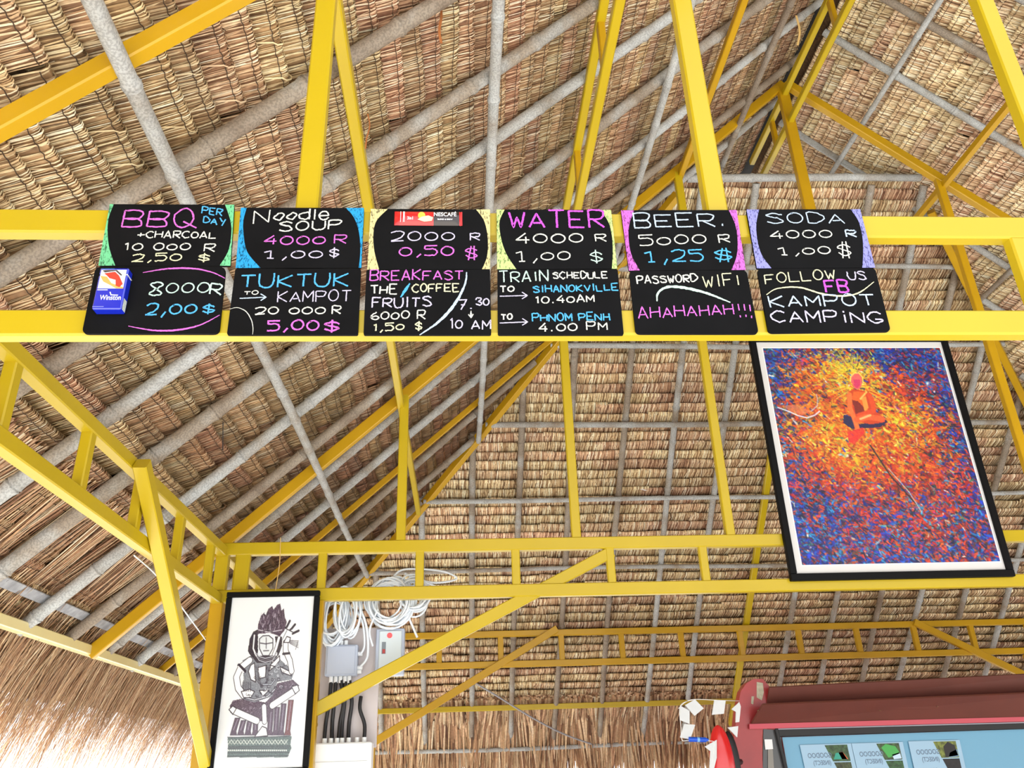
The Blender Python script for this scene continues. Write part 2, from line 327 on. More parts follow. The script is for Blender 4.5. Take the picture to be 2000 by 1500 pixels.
# ---------------------------------------------------------------- drooping fringes
def fringe(name, parent, n, a, b, d0, length, zf, sag=1.0, wid=(.003, .006), seed=1, layers=.35, spread=.25, label=None):
    r = np.random.default_rng(seed); ns = 8; a = np.array(a, float); b = np.array(b, float); d0 = np.array(d0, float)
    s = r.random(n); st = a+(b-a)*s[:, None]+np.outer(r.random(n)*layers, d0)+np.outer(r.uniform(-.02, .05, n), (0, 0, 1.0))
    Ln = r.uniform(*length, n); al = (b-a)/np.linalg.norm(b-a); sk = r.normal(0, spread, n)
    clump = .10*np.sin(s*90)+.06*np.sin(s*211+1)
    V = np.zeros((n, ns, 2, 3)); p = st.copy(); tone = np.clip(r.beta(1.3, 1.7, n), 0, 1); wd = r.uniform(*wid, n)
    g = r.uniform(.6, 1.3, n)*sag
    sd_ = al+0*d0
    for k in range(ns):
        f = k/(ns-1); d = d0[None, :]*(1-f*.55*g[:, None].clip(0, 1.6))+np.outer(f*g, (0, 0, -1.0))+np.outer(sk+clump, al)
        d /= np.linalg.norm(d, axis=1)[:, None]
        if k: p = p+d*(Ln/(ns-1))[:, None]
        wk = (wd*(1-f**3*.85))[:, None]
        V[:, k, 0] = p-sd_*wk; V[:, k, 1] = p+sd_*wk+np.array([0, 0, .0015])
    idx = np.arange(n*ns*2).reshape(n, ns, 2); F = np.stack([idx[:, :-1, 0], idx[:, :-1, 1], idx[:, 1:, 1], idx[:, 1:, 0]], -1).reshape(-1, 4)
    me = npmesh(name, V.reshape(-1, 3), F, [THF], {'tone': np.repeat(tone, ns*2), 'ptone': np.repeat(r.uniform(.1, .9, n), ns*2)})
    return link(name, me, parent, kind='stuff')
off = NL*.075
fringe('thatch_fringe', roofL, 7000, (-1.62, 1.0, ZL(-1.62)+.07), (-1.62, 8.0, ZL(-1.62)+.07), uL, (.36, .76), None, sag=.8, wid=(.002, .0045), seed=3, layers=.38, spread=.16)
fringe('thatch_fringe', roofL, 1500, (-1.75, 1.0, ZL(-1.75)+.09), (-1.75, 8.0, ZL(-1.75)+.09), uL, (.5, .9), None, sag=1.0, seed=5, layers=.30, spread=.22)
fringe('thatch_fringe', roofB, 9000, (-2.0, 8.0, ZB(8.0)+.07), (6.5, 8.0, ZB(8.0)+.07), uB, (.35, .62), None, sag=1.1, wid=(.006, .012), seed=4, layers=.25, spread=.07)
# long course of unfolded palm just above the far eave
fringe('thatch_course', roofB, 4200, (-1.8, 7.86, ZB(7.86)+.05), (6.3, 7.86, ZB(7.86)+.05), uB, (.24, .34), None, sag=.0, wid=(.006, .011), seed=14, layers=.03, spread=.05)
fringe('thatch_course', roofL, 5200, (-1.36, 1.0, ZL(-1.36)+.05), (-1.36, 7.4, ZL(-1.36)+.05), uL, (.34, .44), None, sag=.0, wid=(.003, .006), seed=15, layers=.05, spread=.05)

# ---------------------------------------------------------------- bamboo
ORD = ['first', 'second', 'third', 'fourth', 'fifth', 'sixth', 'seventh', 'eighth', 'ninth', 'tenth', 'eleventh', 'twelfth', 'thirteenth', 'fourteenth', 'fifteenth', 'sixteenth', 'seventeenth', 'eighteenth']
def bamboo(name, a, b, r, label, group, seed):
    rr = random.Random(seed); a = np.array(a, float); b = np.array(b, float); L = np.linalg.norm(b-a); t = (b-a)/L
    s = np.cross(t, (0.3, .2, 1)); s /= np.linalg.norm(s); q = np.cross(t, s)
    ph, ph2 = rr.random()*6, rr.random()*6; am = .006+.004*rr.random()
    node = []; d = rr.uniform(.05, .3)
    while d < L: node.append(d); d += rr.uniform(.27, .42)
    st = [(0, 1)]
    for d in node: st += [(d-.022, 1.0), (d-.010, 1.10), (d-.004, 1.22), (d, .96), (d+.004, 1.2), (d+.010, 1.08), (d+.026, 1.0)]
    st += [(L, 1)]; st = sorted(x for x in st if 0 <= x[0] <= L)
    P = [a+t*d+s*am*math.sin(d*1.3+ph)+q*am*math.sin(d*1.9+ph2) for d, _ in st]
    tp = [r*k*(1.06-.14*d/L) for d, k in st]
    m = MB(); m.tube(P, tp, 12)
    return m.build(name, BAM, label=label, cat='bamboo pole', group=group)
def P3(X, Y, z): return (X, Y, z)
ys = [1.84, 2.27, 2.67, 3.10, 3.58, 3.98, 4.42, 4.84, 5.45, 5.88, 6.31, 6.74, 7.15]
for i, Y in enumerate(ys):
    top = min(XRR-.04, 6.0-Y) if Y > 4.5 else XRR-.04
    bamboo('bamboo_rafter', (-1.80, Y, ZL(-1.80)), (top, Y+.03*math.sin(i*3), ZL(top)), .0255 if i != 3 else .029, 'grey bamboo rafter under the left thatch slope, %s counted from the front' % ORD[i], 'bamboo rafters of the left slope', i)
for i, X in enumerate([-.785, .105, 1.015, 1.85]):
    b_ = min(6.0-X, 7.2) if X < 1.4 else 4.95
    o_ = NL*-.047
    bamboo('bamboo_purlin', np.array([X, .3, ZL(X)])+o_, np.array([X, b_, ZL(X)])+o_, .0205, 'grey bamboo pole running front to back below the left rafters, %s up from the eave' % ORD[i], 'bamboo purlins of the left slope', 40+i)
for i, Y in enumerate([2.27, 2.67, 3.04, 3.42, 3.83, 4.66, 5.05, 5.5]):
    x0 = XRR+.04 if Y < 5 else Y-1.22
    bamboo('bamboo_rafter', (x0, Y, ZR(x0)), (6.6, Y, ZR(6.6)), .022, 'weathered bamboo rafter under the right thatch slope, %s counted from the front' % ORD[i], 'bamboo rafters of the right slope', 60+i)
for i, X in enumerate([2.80, 3.82]):
    o_ = NR*-.043; 
    bamboo('bamboo_purlin', np.array([X, .6, ZR(X)])+o_, np.array([X, 4.95 if i == 0 else X+1.27, ZR(X)])+o_, .019, 'bamboo pole running front to back below the right rafters, %s' % ('nearer the ridge' if i == 0 else 'lower down the slope'), 'bamboo purlins of the right slope', 70+i)
xs = [-1.5, -1.1, -.70, -.31, .10, .465, .86, 1.27, 1.67, 2.05, 2.87, 3.25, 3.63, 3.98, 4.39, 4.77, 5.17]
for i, X in enumerate(xs):
    yt = max(4.5, 6.0-X) if X < 2.3 else max(4.5, X+1.25)
    bamboo('bamboo_rafter', (X+.0, yt, ZB(yt)), (X-.02, 8.22, ZB(8.22)), .0235, 'grey bamboo rafter on the far hipped end, %s counted from the left' % ORD[i], 'bamboo rafters of the far end', 80+i)
for i, (Y, r) in enumerate([(4.47, .027), (4.93, .019), (5.37, .019), (5.84, .021), (6.32, .018), (6.80, .017), (8.22, .018)]):
    xa, xb = 6.03-Y, Y-1.26
    if i == 6: xa, xb = -1.9, 6.4
    o_ = NB*(-.044) if i else NB*(-.02)
    bamboo('bamboo_batten', np.array([xa, Y, ZB(Y)])+o_, np.array([xb, Y, ZB(Y)])+o_, r, ['thick level bamboo pole along the top edge of the far hipped end'] [0] if i == 0 else 'thin level bamboo pole across the far hipped end, %s counted from the top' % ORD[i] if i < 6 else 'thin level bamboo pole along the lowest edge of the far eave', 'level battens of the far end', 110+i)
for i, X in enumerate([-1.69]):
    m = MB(); m.bar(np.array([X, 1.0, ZL(X)])+NL*.032, np.array([X, 7.7, ZL(X)])+NL*.032, .008, .045, uL, ch=.002)
    m.build('eave_lath', mat('grey_split_bamboo', (150, 152, 158), rough=.8, noise=.3, nscale=30), label='flat grey split bamboo lath along the left eave above the rafters', cat='lath')

# ---------------------------------------------------------------- steel
def part(name, a, b, w_, d_, ref, parent, m=None, ch=.004, **kw):
    k = MB(); k.bar(a, b, w_, d_, ref, ch=ch); return k.build(name, m or YEL, parent, **kw)
YAf = 1.42; YA = YAf+.016
A = empty('steel_truss', (-1.2, YA, 2.4), 'near yellow steel truss that carries the two rows of chalkboards', 'roof truss')
ZAu, ZAl = 2.643, 2.407
part('chord', (-1.25, YA, ZAu), (5.7, YA, ZAu), .032, .057, (0, 0, 1), A)
part('chord', (-1.25, YA, ZAl), (5.7, YA, ZAl), .032, .057, (0, 0, 1), A)
for X in (1.215, .70, .19, -.32): part('stub', (X, YA, ZAl+.0285), (X, YA, ZAu-.0285), .058, .030, (0, 1, 0), A)
for X in (-.318, .555, 1.345, 2.24): 
    part('post', (X, YA+.005, ZAu+.0285), (X, YA+.005, ZL(X)-.03 if X < 2 else 5.8), .046, .034, (0, 1, 0), A)
part('rafter', (-1.25, YA+.01, ZL(-1.25)-.02), (XR, YA+.01, ZL(XR)-.02), .04, .05, NL, A, YEL2)
part('rafter', (XR, YA+.01, ZL(XR)-.02), (5.75, YA+.01, ZL(XR)-.02-K*(5.75-XR)), .04, .05, NR, A, YEL2)

YB = 4.205
B = empty('steel_truss', (-1.2, YB, 2.4), 'middle yellow steel truss behind the painting, with king post up to the ridge', 'roof truss')
ZBu, ZBl = 2.672, 2.437
for z in (ZBu, ZBl): part('chord', (-1.22, YB, z), (5.72, YB, z), .045, .062, (0, 0, 1), B)
for k in range(13):
    X = -.695+.4865*k
    part('stub', (X, YB, ZBl+.031), (X, YB, ZBu-.031), .042, .036, (0, 1, 0), B)
part('stub', (-1.09, YB, ZBl+.031), (-1.09, YB, ZBu-.031), .07, .036, (0, 1, 0), B)
for X in (-.307, .597, 1.41, 3.15, 4.0, 4.85):
    z1 = (ZL(X) if X < 2.2 else ZL(XR)-K*(X-XR))-.04
    part('post', (X, YB, ZBu+.031), (X, YB, z1), .048, .04, (0, 1, 0), B, YEL if X < 2 else YEL2)
part('king_post', (2.235, YB, ZBu+.031), (2.235, YB, ZL(XR)-.06), .07, .045, (0, 1, 0), B, YEL2)
part('rafter', (-1.76, YB, ZL(-1.8)-.01), (XR-.02, YB, ZL(XR)-.03), .038, .06, NL, B, YEL2)
part('rafter', (XR, YB, ZL(XR)-.02), (5.75, YB, ZL(XR)-.02-K*(5.75-XR)), .045, .06, NR, B, YEL2)
k1, k2 = onY(605, 1392, YB), onY(1195, 1078, YB)
part('knee_brace', (k1[0], YB+.002, k1[2]), (k2[0], YB+.002, k2[2]), .036, .058, (0, 0, 1), B)
def column(parent, X0, X1, Y, top):
    for X in (X0, X1): part('column_tube', (X, Y, 0), (X, Y, top), .062, .055, (0, 1, 0), parent, YEL2)
    for z in (.5, 1.1, 1.7): part('rung', (X0+.03, Y, z), (X1-.03, Y, z), .04, .04, (0, 1, 0), parent, YEL2)
column(B, -1.19, -.705, YB, ZBl-.031)
part('column_tube', (-1.19, YB-.001, ZBl+.03), (-1.19, YB-.001, ZBu-.03), .06, .05, (0, 1, 0), B, YEL)
column(B, 5.25, 5.7, YB, ZBl-.031)
column(A, 5.25, 5.7, YA, ZAl-.031)

YC = 7.25
Cc = empty('steel_truss', (-1.2, YC, 2.4), 'far yellow steel ladder beam crossing in front of the hipped end', 'roof truss')
for z in (2.685, 2.44): part('chord', (-1.22, YC, z), (5.72, YC, z), .05, .05, (0, 0, 1), Cc, YEL2)
for k in range(-1, 12):
    X = -.185+.515*k; part('stub', (X, YC, 2.465), (X, YC, 2.66), .045, .04, (0, 1, 0), Cc, YEL2)
for p, q in (((730, 1450), (1088, 1228)), ((1785, 1215), (2080, 1357))):
    a, b = onY(*p, YC-.03), onY(*q, YC-.03); part('knee_brace', a, b, .04, .058, (0, 0, 1), Cc, YEL2)
column(Cc, -1.19, -.72, YC, 2.41); column(Cc, 4.9, 5.7, YC, 2.41)

S1 = empty('steel_side_beam', (-1.2, 2.8, 2.5), 'yellow steel ladder beam with white undersides along the left side', 'steel beam')
for z in (2.658, 2.425): part('chord', (-1.19, .6, z), (-1.19, YC-.03, z), .045, .05, (0, 0, 1), S1)
for Y in (1.55, 2.05, 2.545, 3.02, 3.51, 3.98, 4.5, 5.0, 5.5, 6.0, 6.5): part('stub', (-1.19, Y, 2.45), (-1.19, Y, 2.633), .04, .036, (1, 0, 0), S1)
a, b = onX(268, 905, -1.155), onX(398, 1500, -1.155)
d_ = b-a; part('knee_brace', (-1.14, a[1], a[2]), (-1.14, b[1]+d_[1]*.02, b[2]+d_[2]*.02), .055, .05, (1, 0, 0), S1)
def purlin(X, chords, y0, y1, label, stubs=(), m=YEL):
    t = empty('steel_purlin', (X, y0, chords[0]), label, 'steel purlin')
    for z in chords: part('chord', (X, y0, z), (X, y1, z), .036, .045, (0, 0, 1), t, m)
    for Y in stubs: part('stub', (X, Y, chords[1]+.02), (X, Y, chords[0]-.02), .04, .03, (1, 0, 0), t, YEL2)
    return t
purlin(-.325, [3.46], .7, 6.25, 'single yellow steel purlin running front to back, lowest on the left slope')
purlin(.565, [4.31, 4.05], .9, YB+.02, 'double yellow steel purlin joined by short stubs, halfway up the left slope', (2.35, 3.1, 3.85))
purlin(1.43, [5.08], 1.2, YB+.02, 'single yellow steel purlin running front to back, just left of the ridge', m=YEL2)
purlin(2.235, [5.78, 5.54], 1.0, 4.9, 'pair of yellow steel tubes joined by stubs under the ridge', (2.4, 3.42, 4.45))
purlin(3.17, [5.01], 1.4, 4.75, 'single yellow steel purlin running front to back under the right slope', m=YEL2)
def single(name, a, b, w_, d_, ref, label, m=YEL2, cat='steel rafter', ch=.004):
    k = MB(); k.bar(a, b, w_, d_, ref, ch=ch); return k.build(name, m, label=label, cat=cat)
single('steel_rafter', (-1.8, 5.24, ZL(-1.8)), (.75, 5.26, ZL(.75)), .018, .04, NL, 'thin yellow steel rafter on the left slope between the middle truss and the far corner')
single('hip_rafter', (-1.8, 7.83, ZL(-1.8)-.03), (1.5, 4.53, ZL(1.5)-.03), .05, .06, (0, 0, 1), 'yellow steel hip rafter where the left slope meets the far end')
single('hip_rafter', (5.9, 7.17, ZL(XR)-K*(5.9-XR)+.12), (3.3, 4.57, ZL(XR)-K*(3.3-XR)+.12), .05, .06, (0, 0, 1), 'yellow steel hip rafter right of the painting where right slope meets the far end')
single('steel_rafter', (2.45, 4.6, ZB(4.6)), (2.47, 8.1, ZB(8.1)), .05, .04, NB, 'yellow steel rafter running up the far hipped end behind the painting', YEL)
single('eave_beam', (-1.77, .9, 2.2), (-1.77, 7.84, 2.2), .045, .045, (0, 0, 1), 'pale cream steel eave beam above the hanging left fringe', mat('eave_beam_cream', (226, 214, 160), rough=.35, coat=.4, noise=.08, nscale=3), 'steel beam')  # left eave beam: one pale cream colour on every face
single('eave_beam', (-1.79, 7.88, 2.145), (6.3, 7.88, 2.145), .045, .045, (0, 0, 1), 'yellow steel eave beam low across the far hipped end', YEL, 'steel beam')
#PART2
# ---------------------------------------------------------------- chalkboards
YF = YAf-.008                                  # front plane of the boards
ZEN = np.array([881.7, -2681.5])
C_PINK = chalk_mat('chalk_pink', (214, 112, 206)); C_MAG = chalk_mat('chalk_magenta', (206, 92, 214)); C_WHITE = chalk_mat('chalk_white', (226, 226, 216)); C_LIL = chalk_mat('chalk_lilac_white', (206, 198, 228))
C_BLUE = chalk_mat('chalk_blue', (86, 176, 232)); C_BW = chalk_mat('chalk_blue_white', (190, 208, 232)); C_MINT = chalk_mat('chalk_mint', (196, 228, 214)); C_CREAM = chalk_mat('chalk_cream', (232, 228, 186))
FILLS = {k: chalk_mat('chalk_fill_'+k, c, fill=True) for k, c in dict(green=(118, 206, 150), blue=(48, 158, 222), cream=(222, 208, 150), lime=(196, 222, 140), pink=(214, 112, 208), lavender=(150, 150, 222)).items()}
G = {'A': "002640 1232", 'B': "0006 ~0636453303 ~0333413000", 'C': "~452604022041", 'D': "0006 ~062644422000", 'E': "460600 0040 0333", 'F': "4606 0600 0333", 'G': "~45260402204142 4222", 'H': "0006 4046 0343", 'I': "2026", 'i': "2024 2526",
     'K': "0006 4603 0340", 'L': "060040", 'M': "0006224640", 'N': "00064046", 'O': "~2615040211203142443526", 'Q': "~2615040211203142443526 3150", 'P': "0006 ~0636453303", 'R': "0006 ~0636453303 1340", 'S': "~4526051433412001", 'T': "0646 2620",
     'U': "~060210304246", 'V': "062046", 'W': "0610243046", 'X': "0640 0046", 'Y': "0623 4620", '1': "052620", 'l1': "052620 1030", '2': "~0526453200 0040", '3': "~05264523423001", '4': "360242 3430", '5': "460604 ~0434423000", '6': "~36140220413302",
     '7': "064610 1333", '8': "~230526452301204123", '$': "~44250423422102 2026", '%': "~44250423422102 1026 3036", ',': "2110", '.': "1011", '!': "1316 1011", '+': "0343 2125", 'o': "~24030120414324", 'd': "~34030120414334 4046", 'l': "2620", 'e': "0242 ~42341402103041", '/': "0046"}
G['0'] = G['O'] = '@'; G['Q'] = '@ 2250'; G['o'] = '~2413020120314334' + '24'
NARROW = set("I1.,!il")
def catmull(P, n=5):
    P = [np.array(p, float) for p in P]
    if len(P) < 3: return P
    closed = np.linalg.norm(P[0]-P[-1]) < 1e-6; out = []
    for i in range(len(P)-1):
        p0 = P[i-1] if i > 0 else (P[-2] if closed else P[0]); p1, p2 = P[i], P[i+1]; p3 = P[i+2] if i+2 < len(P) else (P[1] if closed else P[-1])
        for k in range(n):
            t = k/n; out.append(.5*((2*p1)+(p2-p0)*t+(2*p0-5*p1+4*p2-p3)*t*t+(3*p1-p0-3*p2+p3)*t**3))
    return out+[P[-1]]
def parse(g):
    res = []
    for s in g.split():
        if s[0] == '@':
            a0 = 1.9+random.uniform(-.3, .3); ex = random.uniform(.1, .35); res.append([np.array([2+2*math.cos(a0+t_), 3+3*math.sin(a0+t_)])+np.array([0, .25*t_/6]) for t_ in np.linspace(0, 2*math.pi+ex, 18)]); continue
        sm = s[0] == '~'; s = s.lstrip('~'); P = [(int(s[i]), int(s[i+1])) for i in range(0, len(s), 2)]
        res.append(catmull(P) if sm else [np.array(p, float) for p in P])
    return res
LAY = [0]
def ribbon(m, pts, wd_, Y, rag=.22, taper=False, mi=0, plane=None):
    """pts in photo pixels on plane Y -> flat chalk stroke"""
    wd = wd_*.64; LAY[0] += 1; y = Y-.0003-.00003*(LAY[0] % 25)
    Q = [onY(p[0], p[1], y) for p in pts]; R = [Q[0]]
    for a, b in zip(Q[:-1], Q[1:]):
        n = max(1, int(np.linalg.norm(b-a)/.0025)); R += [a+(b-a)*k/n for k in range(1, n+1)]
    if len(R) < 2: R.append(R[0]+np.array([.002, 0, 0]))
    V = []
    for i, p in enumerate(R):
        t = R[min(i+1, len(R)-1)]-R[max(i-1, 0)]; t = t/(np.linalg.norm(t)+1e-9); n = np.array([t[2], 0, -t[0]])
        f = 1.0 if not taper else .45+.75*math.sin(math.pi*i/(len(R)-1))
        h = wd/2*f; V += [p+n*h*(1+random.uniform(-rag, rag)), p-n*h*(1+random.uniform(-rag, rag))]
    m.add(V, [(2*i, 2*i+1, 2*i+3, 2*i+2) for i in range(len(R)-1)], mi)
def write(txt, x0, y0, x1, y1, h, mt, parent, wd=.0042, Y=None, name='chalk_lettering', mirror=False, jit=.12, r_seed=None):
    Y = Y or YF; m = MB(); adv = []
    i = 0; L = []
    while i < len(txt):
        c = txt[i]
        if c == '^': c = 'l1'; L.append(c); adv.append(1.0)
        else: L.append(c); adv.append(.55 if c in NARROW else (.6 if c == ' ' else 1.0))
        i += 1
    tot = sum(adv)-.22*(1 if adv[-1] == 1.0 else .5); pos = 0; p0 = np.array([x0, y0], float); dv = np.array([x1-x0, y1-y0], float)
    for c, a in zip(L, adv):
        if c != ' ':
            gw = .76*a if c not in ('.', ',', '!') else .5; base = p0+dv*(pos/tot); up = ZEN-base; up = up/np.linalg.norm(up)
            base = base+up*random.uniform(-jit, jit)*h*.35; hh = h*random.uniform(1-jit, 1+jit); g = parse(G[c])
            if c == '0': hh *= .85
            for st in g:
                pts = []
                if c == ',': st = [np.array([2.4, 1.2]), np.array([.6, -1.6])]
                for q in st:
                    gx = q[0]/4*gw/tot; gx = gx if not (c in 'Ii1l' and len(c) == 1) else gx*.9
                    pts.append(base+dv*gx+up*(q[1]/6*hh))
                pts = [p+np.array([random.gauss(0, .35), random.gauss(0, .35)]) for p in pts] if c not in '0O' else pts
                ribbon(m, pts, wd, Y)
        pos += a
    return m.build(name, mt, parent)
def rounded(q, r):
    """quad of 3d pts with rounded corners"""
    out = []
    for i in range(4):
        a, p, b = q[i-1], q[i], q[(i+1) % 4]; u = (a-p)/np.linalg.norm(a-p); v = (b-p)/np.linalg.norm(b-p)
        for k in range(6):
            t = k/5; out.append(p+u*r*(1-t)**2+v*r*t**2)
    return out
def board(off, quad, label, group, rad=.004, fill=None, curves=()):
    T = lambda p: (off[0]+p[0]/3.3333, off[1]+p[1]/3.3333)
    Q = [onY(*T(p), YF) for p in quad]
    c = sum(Q)/4; t = empty('chalkboard', (c[0], YF+.003, c[2]), label, 'chalkboard', group)
    m = MB(); m.prism(rounded(Q, rad), (0, .006, 0)); m.build('board', BLK, t)
    for cv in curves:
        k = MB(); LAY[0] += 1
        P = [onY(*T(p), YF-.0004) for p in cv]; inner = catmull(cv[2:], 4) if len(cv) > 4 else cv[2:]
        P = [onY(*T(p), YF-.0004) for p in cv[:2]]+[onY(*T(p), YF-.0004) for p in inner]
        k.prism(P, (0, .0003, 0)); k.build('chalk_corner', FILLS[fill], t)
    def W(txt, x0, y0, x1, y1, h, mt, wd=.0042):
        return write(txt, *T((x0, y0)), *T((x1, y1)), h/3.3333, mt, t, wd)
    def S(pts, mt, wd, taper=True, smooth=True):
        m = MB(); p = catmull([T(q) for q in pts], 8) if smooth and len(pts) > 2 else [np.array(T(q)) for q in pts]; ribbon(m, p, wd, YF, taper=taper); m.build('chalk_stroke', mt, t)
    return t, W, S
def arrow(S, x0, y0, x1, y1, mt, s=22):
    S([(x0, y0), (x1, y1)], mt, .0035, taper=False); S([(x1-s*1.6, y1-s), (x1, y1), (x1-s*1.6, y1+s)], mt, .0035, taper=False, smooth=False)
O4, O5, O6 = (150, 380), (700, 380), (1200, 380)
GU, GL = 'price boards of the upper row', 'boards of the lower row'
t, W, S = board(O4, [(215, 62), (1025, 66), (1000, 463), (140, 463)], 'black chalkboard with green corners pricing BBQ and charcoal per day', GU, fill='green', curves=[[(140, 463), (215, 62), (240, 62), (208, 150), (200, 240), (212, 350), (250, 462)], [(1000, 463), (1025, 66), (965, 66), (1000, 170), (1006, 260), (985, 370), (930, 462)]])
W('BBQ', 292, 208, 750, 216, 112, C_PINK, .0055); W('PER', 815, 120, 945, 138, 44, C_BLUE); W('DAY', 822, 178, 965, 205, 42, C_BLUE); W('+CHARCOAL', 392, 280, 905, 286, 42, C_WHITE)
W('10 000', 312, 362, 738, 358, 48, C_WHITE); W('R', 828, 370, 898, 370, 50, C_WHITE); W('2,50', 357, 436, 680, 428, 46, C_CREAM); W('$', 790, 440, 860, 440, 58, C_CREAM)
t, W, S = board(O4, [(1068, 85), (1870, 87), (1852, 476), (1034, 478)], 'black chalkboard with bright blue corners pricing noodle soup', GU, fill='blue', curves=[[(1034, 478), (1068, 85), (1106, 87), (1086, 160), (1084, 240), (1108, 370), (1195, 477)], [(1852, 476), (1870, 87), (1752, 87), (1805, 150), (1838, 250), (1846, 370), (1836, 476)]])
W('N', 1148, 188, 1250, 180, 82, C_WHITE); W('oodle', 1285, 164, 1640, 160, 66, C_WHITE, .005); W('SOUP', 1318, 240, 1722, 222, 56, C_WHITE, .005); W('4000', 1218, 326, 1618, 322, 56, C_PINK, .0048); W('R', 1676, 320, 1756, 320, 54, C_PINK)
W('^,00', 1215, 416, 1600, 410, 52, C_LIL); W('$', 1642, 416, 1704, 414, 70, C_LIL)
t, W, S = board(O5, [(80, 93), (857, 97), (857, 485), (58, 488)], 'black chalkboard with cream corners behind the coffee sachet, 2000 R', GU, fill='cream', curves=[[(58, 488), (80, 93), (190, 95), (118, 170), (97, 260), (104, 370), (135, 487)], [(857, 485), (857, 97), (766, 97), (818, 170), (842, 280), (838, 400), (805, 485)]])
W('2000', 212, 300, 628, 296, 62, C_LIL); W('R', 728, 300, 792, 300, 50, C_LIL); W('0,50', 265, 398, 622, 396, 60, C_PINK, .0048); W('%', 698, 425, 775, 425, 96, C_PINK, .0044)
t, W, S = board(O5, [(900, 97), (1645, 100), (1686, 482), (903, 486)], 'black chalkboard with lime green corners pricing water', GU, fill='lime', curves=[[(903, 486), (900, 97), (952, 98), (918, 180), (930, 290), (965, 390), (1028, 485)], [(1686, 482), (1645, 100), (1576, 100), (1628, 180), (1652, 280), (1656, 390), (1650, 483)]])
W('WATER', 985, 216, 1605, 216, 102, C_MAG, .0068); W('4000', 1025, 318, 1465, 312, 64, C_WHITE, .0048); W('R', 1545, 304, 1615, 302, 50, C_WHITE); W('^,00', 1025, 436, 1382, 422, 60, C_WHITE); W('$', 1515, 448, 1592, 446, 98, C_MINT)
t, W, S = board(O6, [(43, 102), (795, 100), (855, 490), (95, 495)], 'black chalkboard with pink corners pricing beer', GU, fill='pink', curves=[[(95, 495), (43, 102), (128, 104), (98, 190), (92, 280), (110, 390), (165, 493)], [(855, 490), (795, 100), (745, 102), (785, 190), (802, 290), (796, 400), (762, 491)]])
W('BEER.', 130, 214, 750, 206, 88, C_BW, .005); W('5000', 165, 332, 602, 316, 60, C_WHITE); W('R', 682, 312, 755, 310, 52, C_WHITE); W('^,25', 200, 440, 582, 428, 72, C_BLUE, .005); W('%', 662, 440, 772, 438, 88, C_BLUE, .005)
t, W, S = board(O6, [(860, 97), (1600, 95), (1698, 475), (928, 480)], 'black chalkboard with lavender corners pricing soda', GU, fill='lavender', curves=[[(928, 480), (860, 97), (942, 98), (924, 190), (930, 290), (958, 390), (1022, 479)], [(1698, 475), (1600, 95), (1538, 96), (1588, 170), (1614, 270), (1620, 380), (1614, 476)]])
W('SODA', 998, 188, 1502, 184, 62, C_BW); W('4000', 1018, 290, 1422, 278, 56, C_WHITE); W('R', 1512, 276, 1580, 276, 46, C_BW, .005); W('^,00', 1070, 396, 1412, 386, 50, C_WHITE); W('%', 1468, 412, 1550, 410, 100, C_WHITE)
t, W, S = board(O4, [(122, 470), (970, 472), (925, 905), (32, 905)], 'black board behind the blue cigarette pack, priced 8 000 R', GL, rad=.012)
S([(430, 508), (600, 482), (760, 482), (880, 506), (965, 545)], C_PINK, .005); S([(335, 856), (500, 884), (650, 882), (800, 850), (930, 784)], C_PINK, .005)
W('8', 470, 654, 552, 654, 84, C_MINT, .005); W('000', 578, 640, 862, 634, 68, C_MINT); W('R', 866, 644, 940, 652, 74, C_MINT, .005); W('2,00', 445, 782, 778, 772, 74, C_BLUE, .0052); W('$', 815, 784, 892, 780, 80, C_BLUE, .005)
t, W, S = board(O4, [(1032, 482), (1850, 484), (1830, 912), (977, 912)], 'black board offering a tuk-tuk ride to Kampot', GL)
W('TUKTUK', 1062, 604, 1765, 596, 84, C_BLUE, .0052); W('TO', 1088, 652, 1180, 650, 24, C_WHITE, .003); arrow(S, 1060, 676, 1232, 668, C_BW); W('KAMPOT', 1305, 702, 1785, 694, 68, C_LIL, .0036); W('20 000', 1160, 780, 1618, 774, 48, C_WHITE); W('R', 1660, 776, 1718, 776, 48, C_WHITE)
W('5,00', 1240, 884, 1575, 882, 68, C_PINK, .0054); W('$', 1610, 904, 1708, 900, 92, C_PINK, .0056); S([(995, 746), (1045, 736), (1100, 760), (1136, 815), (1147, 870), (1144, 911)], C_WHITE, .0022)
t, W, S = board(O5, [(52, 490), (857, 488), (865, 912), (33, 912)], 'black board listing breakfast with fruits and coffee, 7.30 to 10 AM', GL)
W('BREAKFAST', 75, 560, 682, 552, 64, C_PINK, .0044); W('THE', 80, 646, 250, 644, 56, C_WHITE, .0046); S([(275, 668), (335, 578)], C_BLUE, .0075); W('COFFEE', 352, 636, 655, 630, 50, C_CREAM); W('FRUITS', 88, 736, 475, 728, 60, C_LIL, .0046)
W('6000', 80, 816, 332, 806, 52, C_WHITE); W('R', 385, 810, 436, 808, 50, C_WHITE); W('1,50', 100, 890, 298, 878, 42, C_CREAM); W('$', 370, 892, 414, 890, 64, C_CREAM); S([(705, 505), (692, 590), (622, 720), (520, 830), (398, 914)], C_BW, .0075)
W('7', 655, 748, 708, 744, 70, C_LIL); W('.', 728, 742, 742, 742, 40, C_LIL, .005); W('30', 764, 722, 852, 720, 44, C_LIL); S([(733, 756), (733, 802)], C_WHITE, .004); S([(716, 780), (733, 802), (748, 778)], C_WHITE, .0034, False, False); W('10', 600, 874, 678, 870, 62, C_LIL); W('AM', 738, 880, 862, 876, 62, C_LIL)
t, W, S = board(O5, [(905, 490), (1688, 487), (1728, 912), (908, 912)], 'black board with the train schedule to Sihanoukville and Phnom Penh', GL)
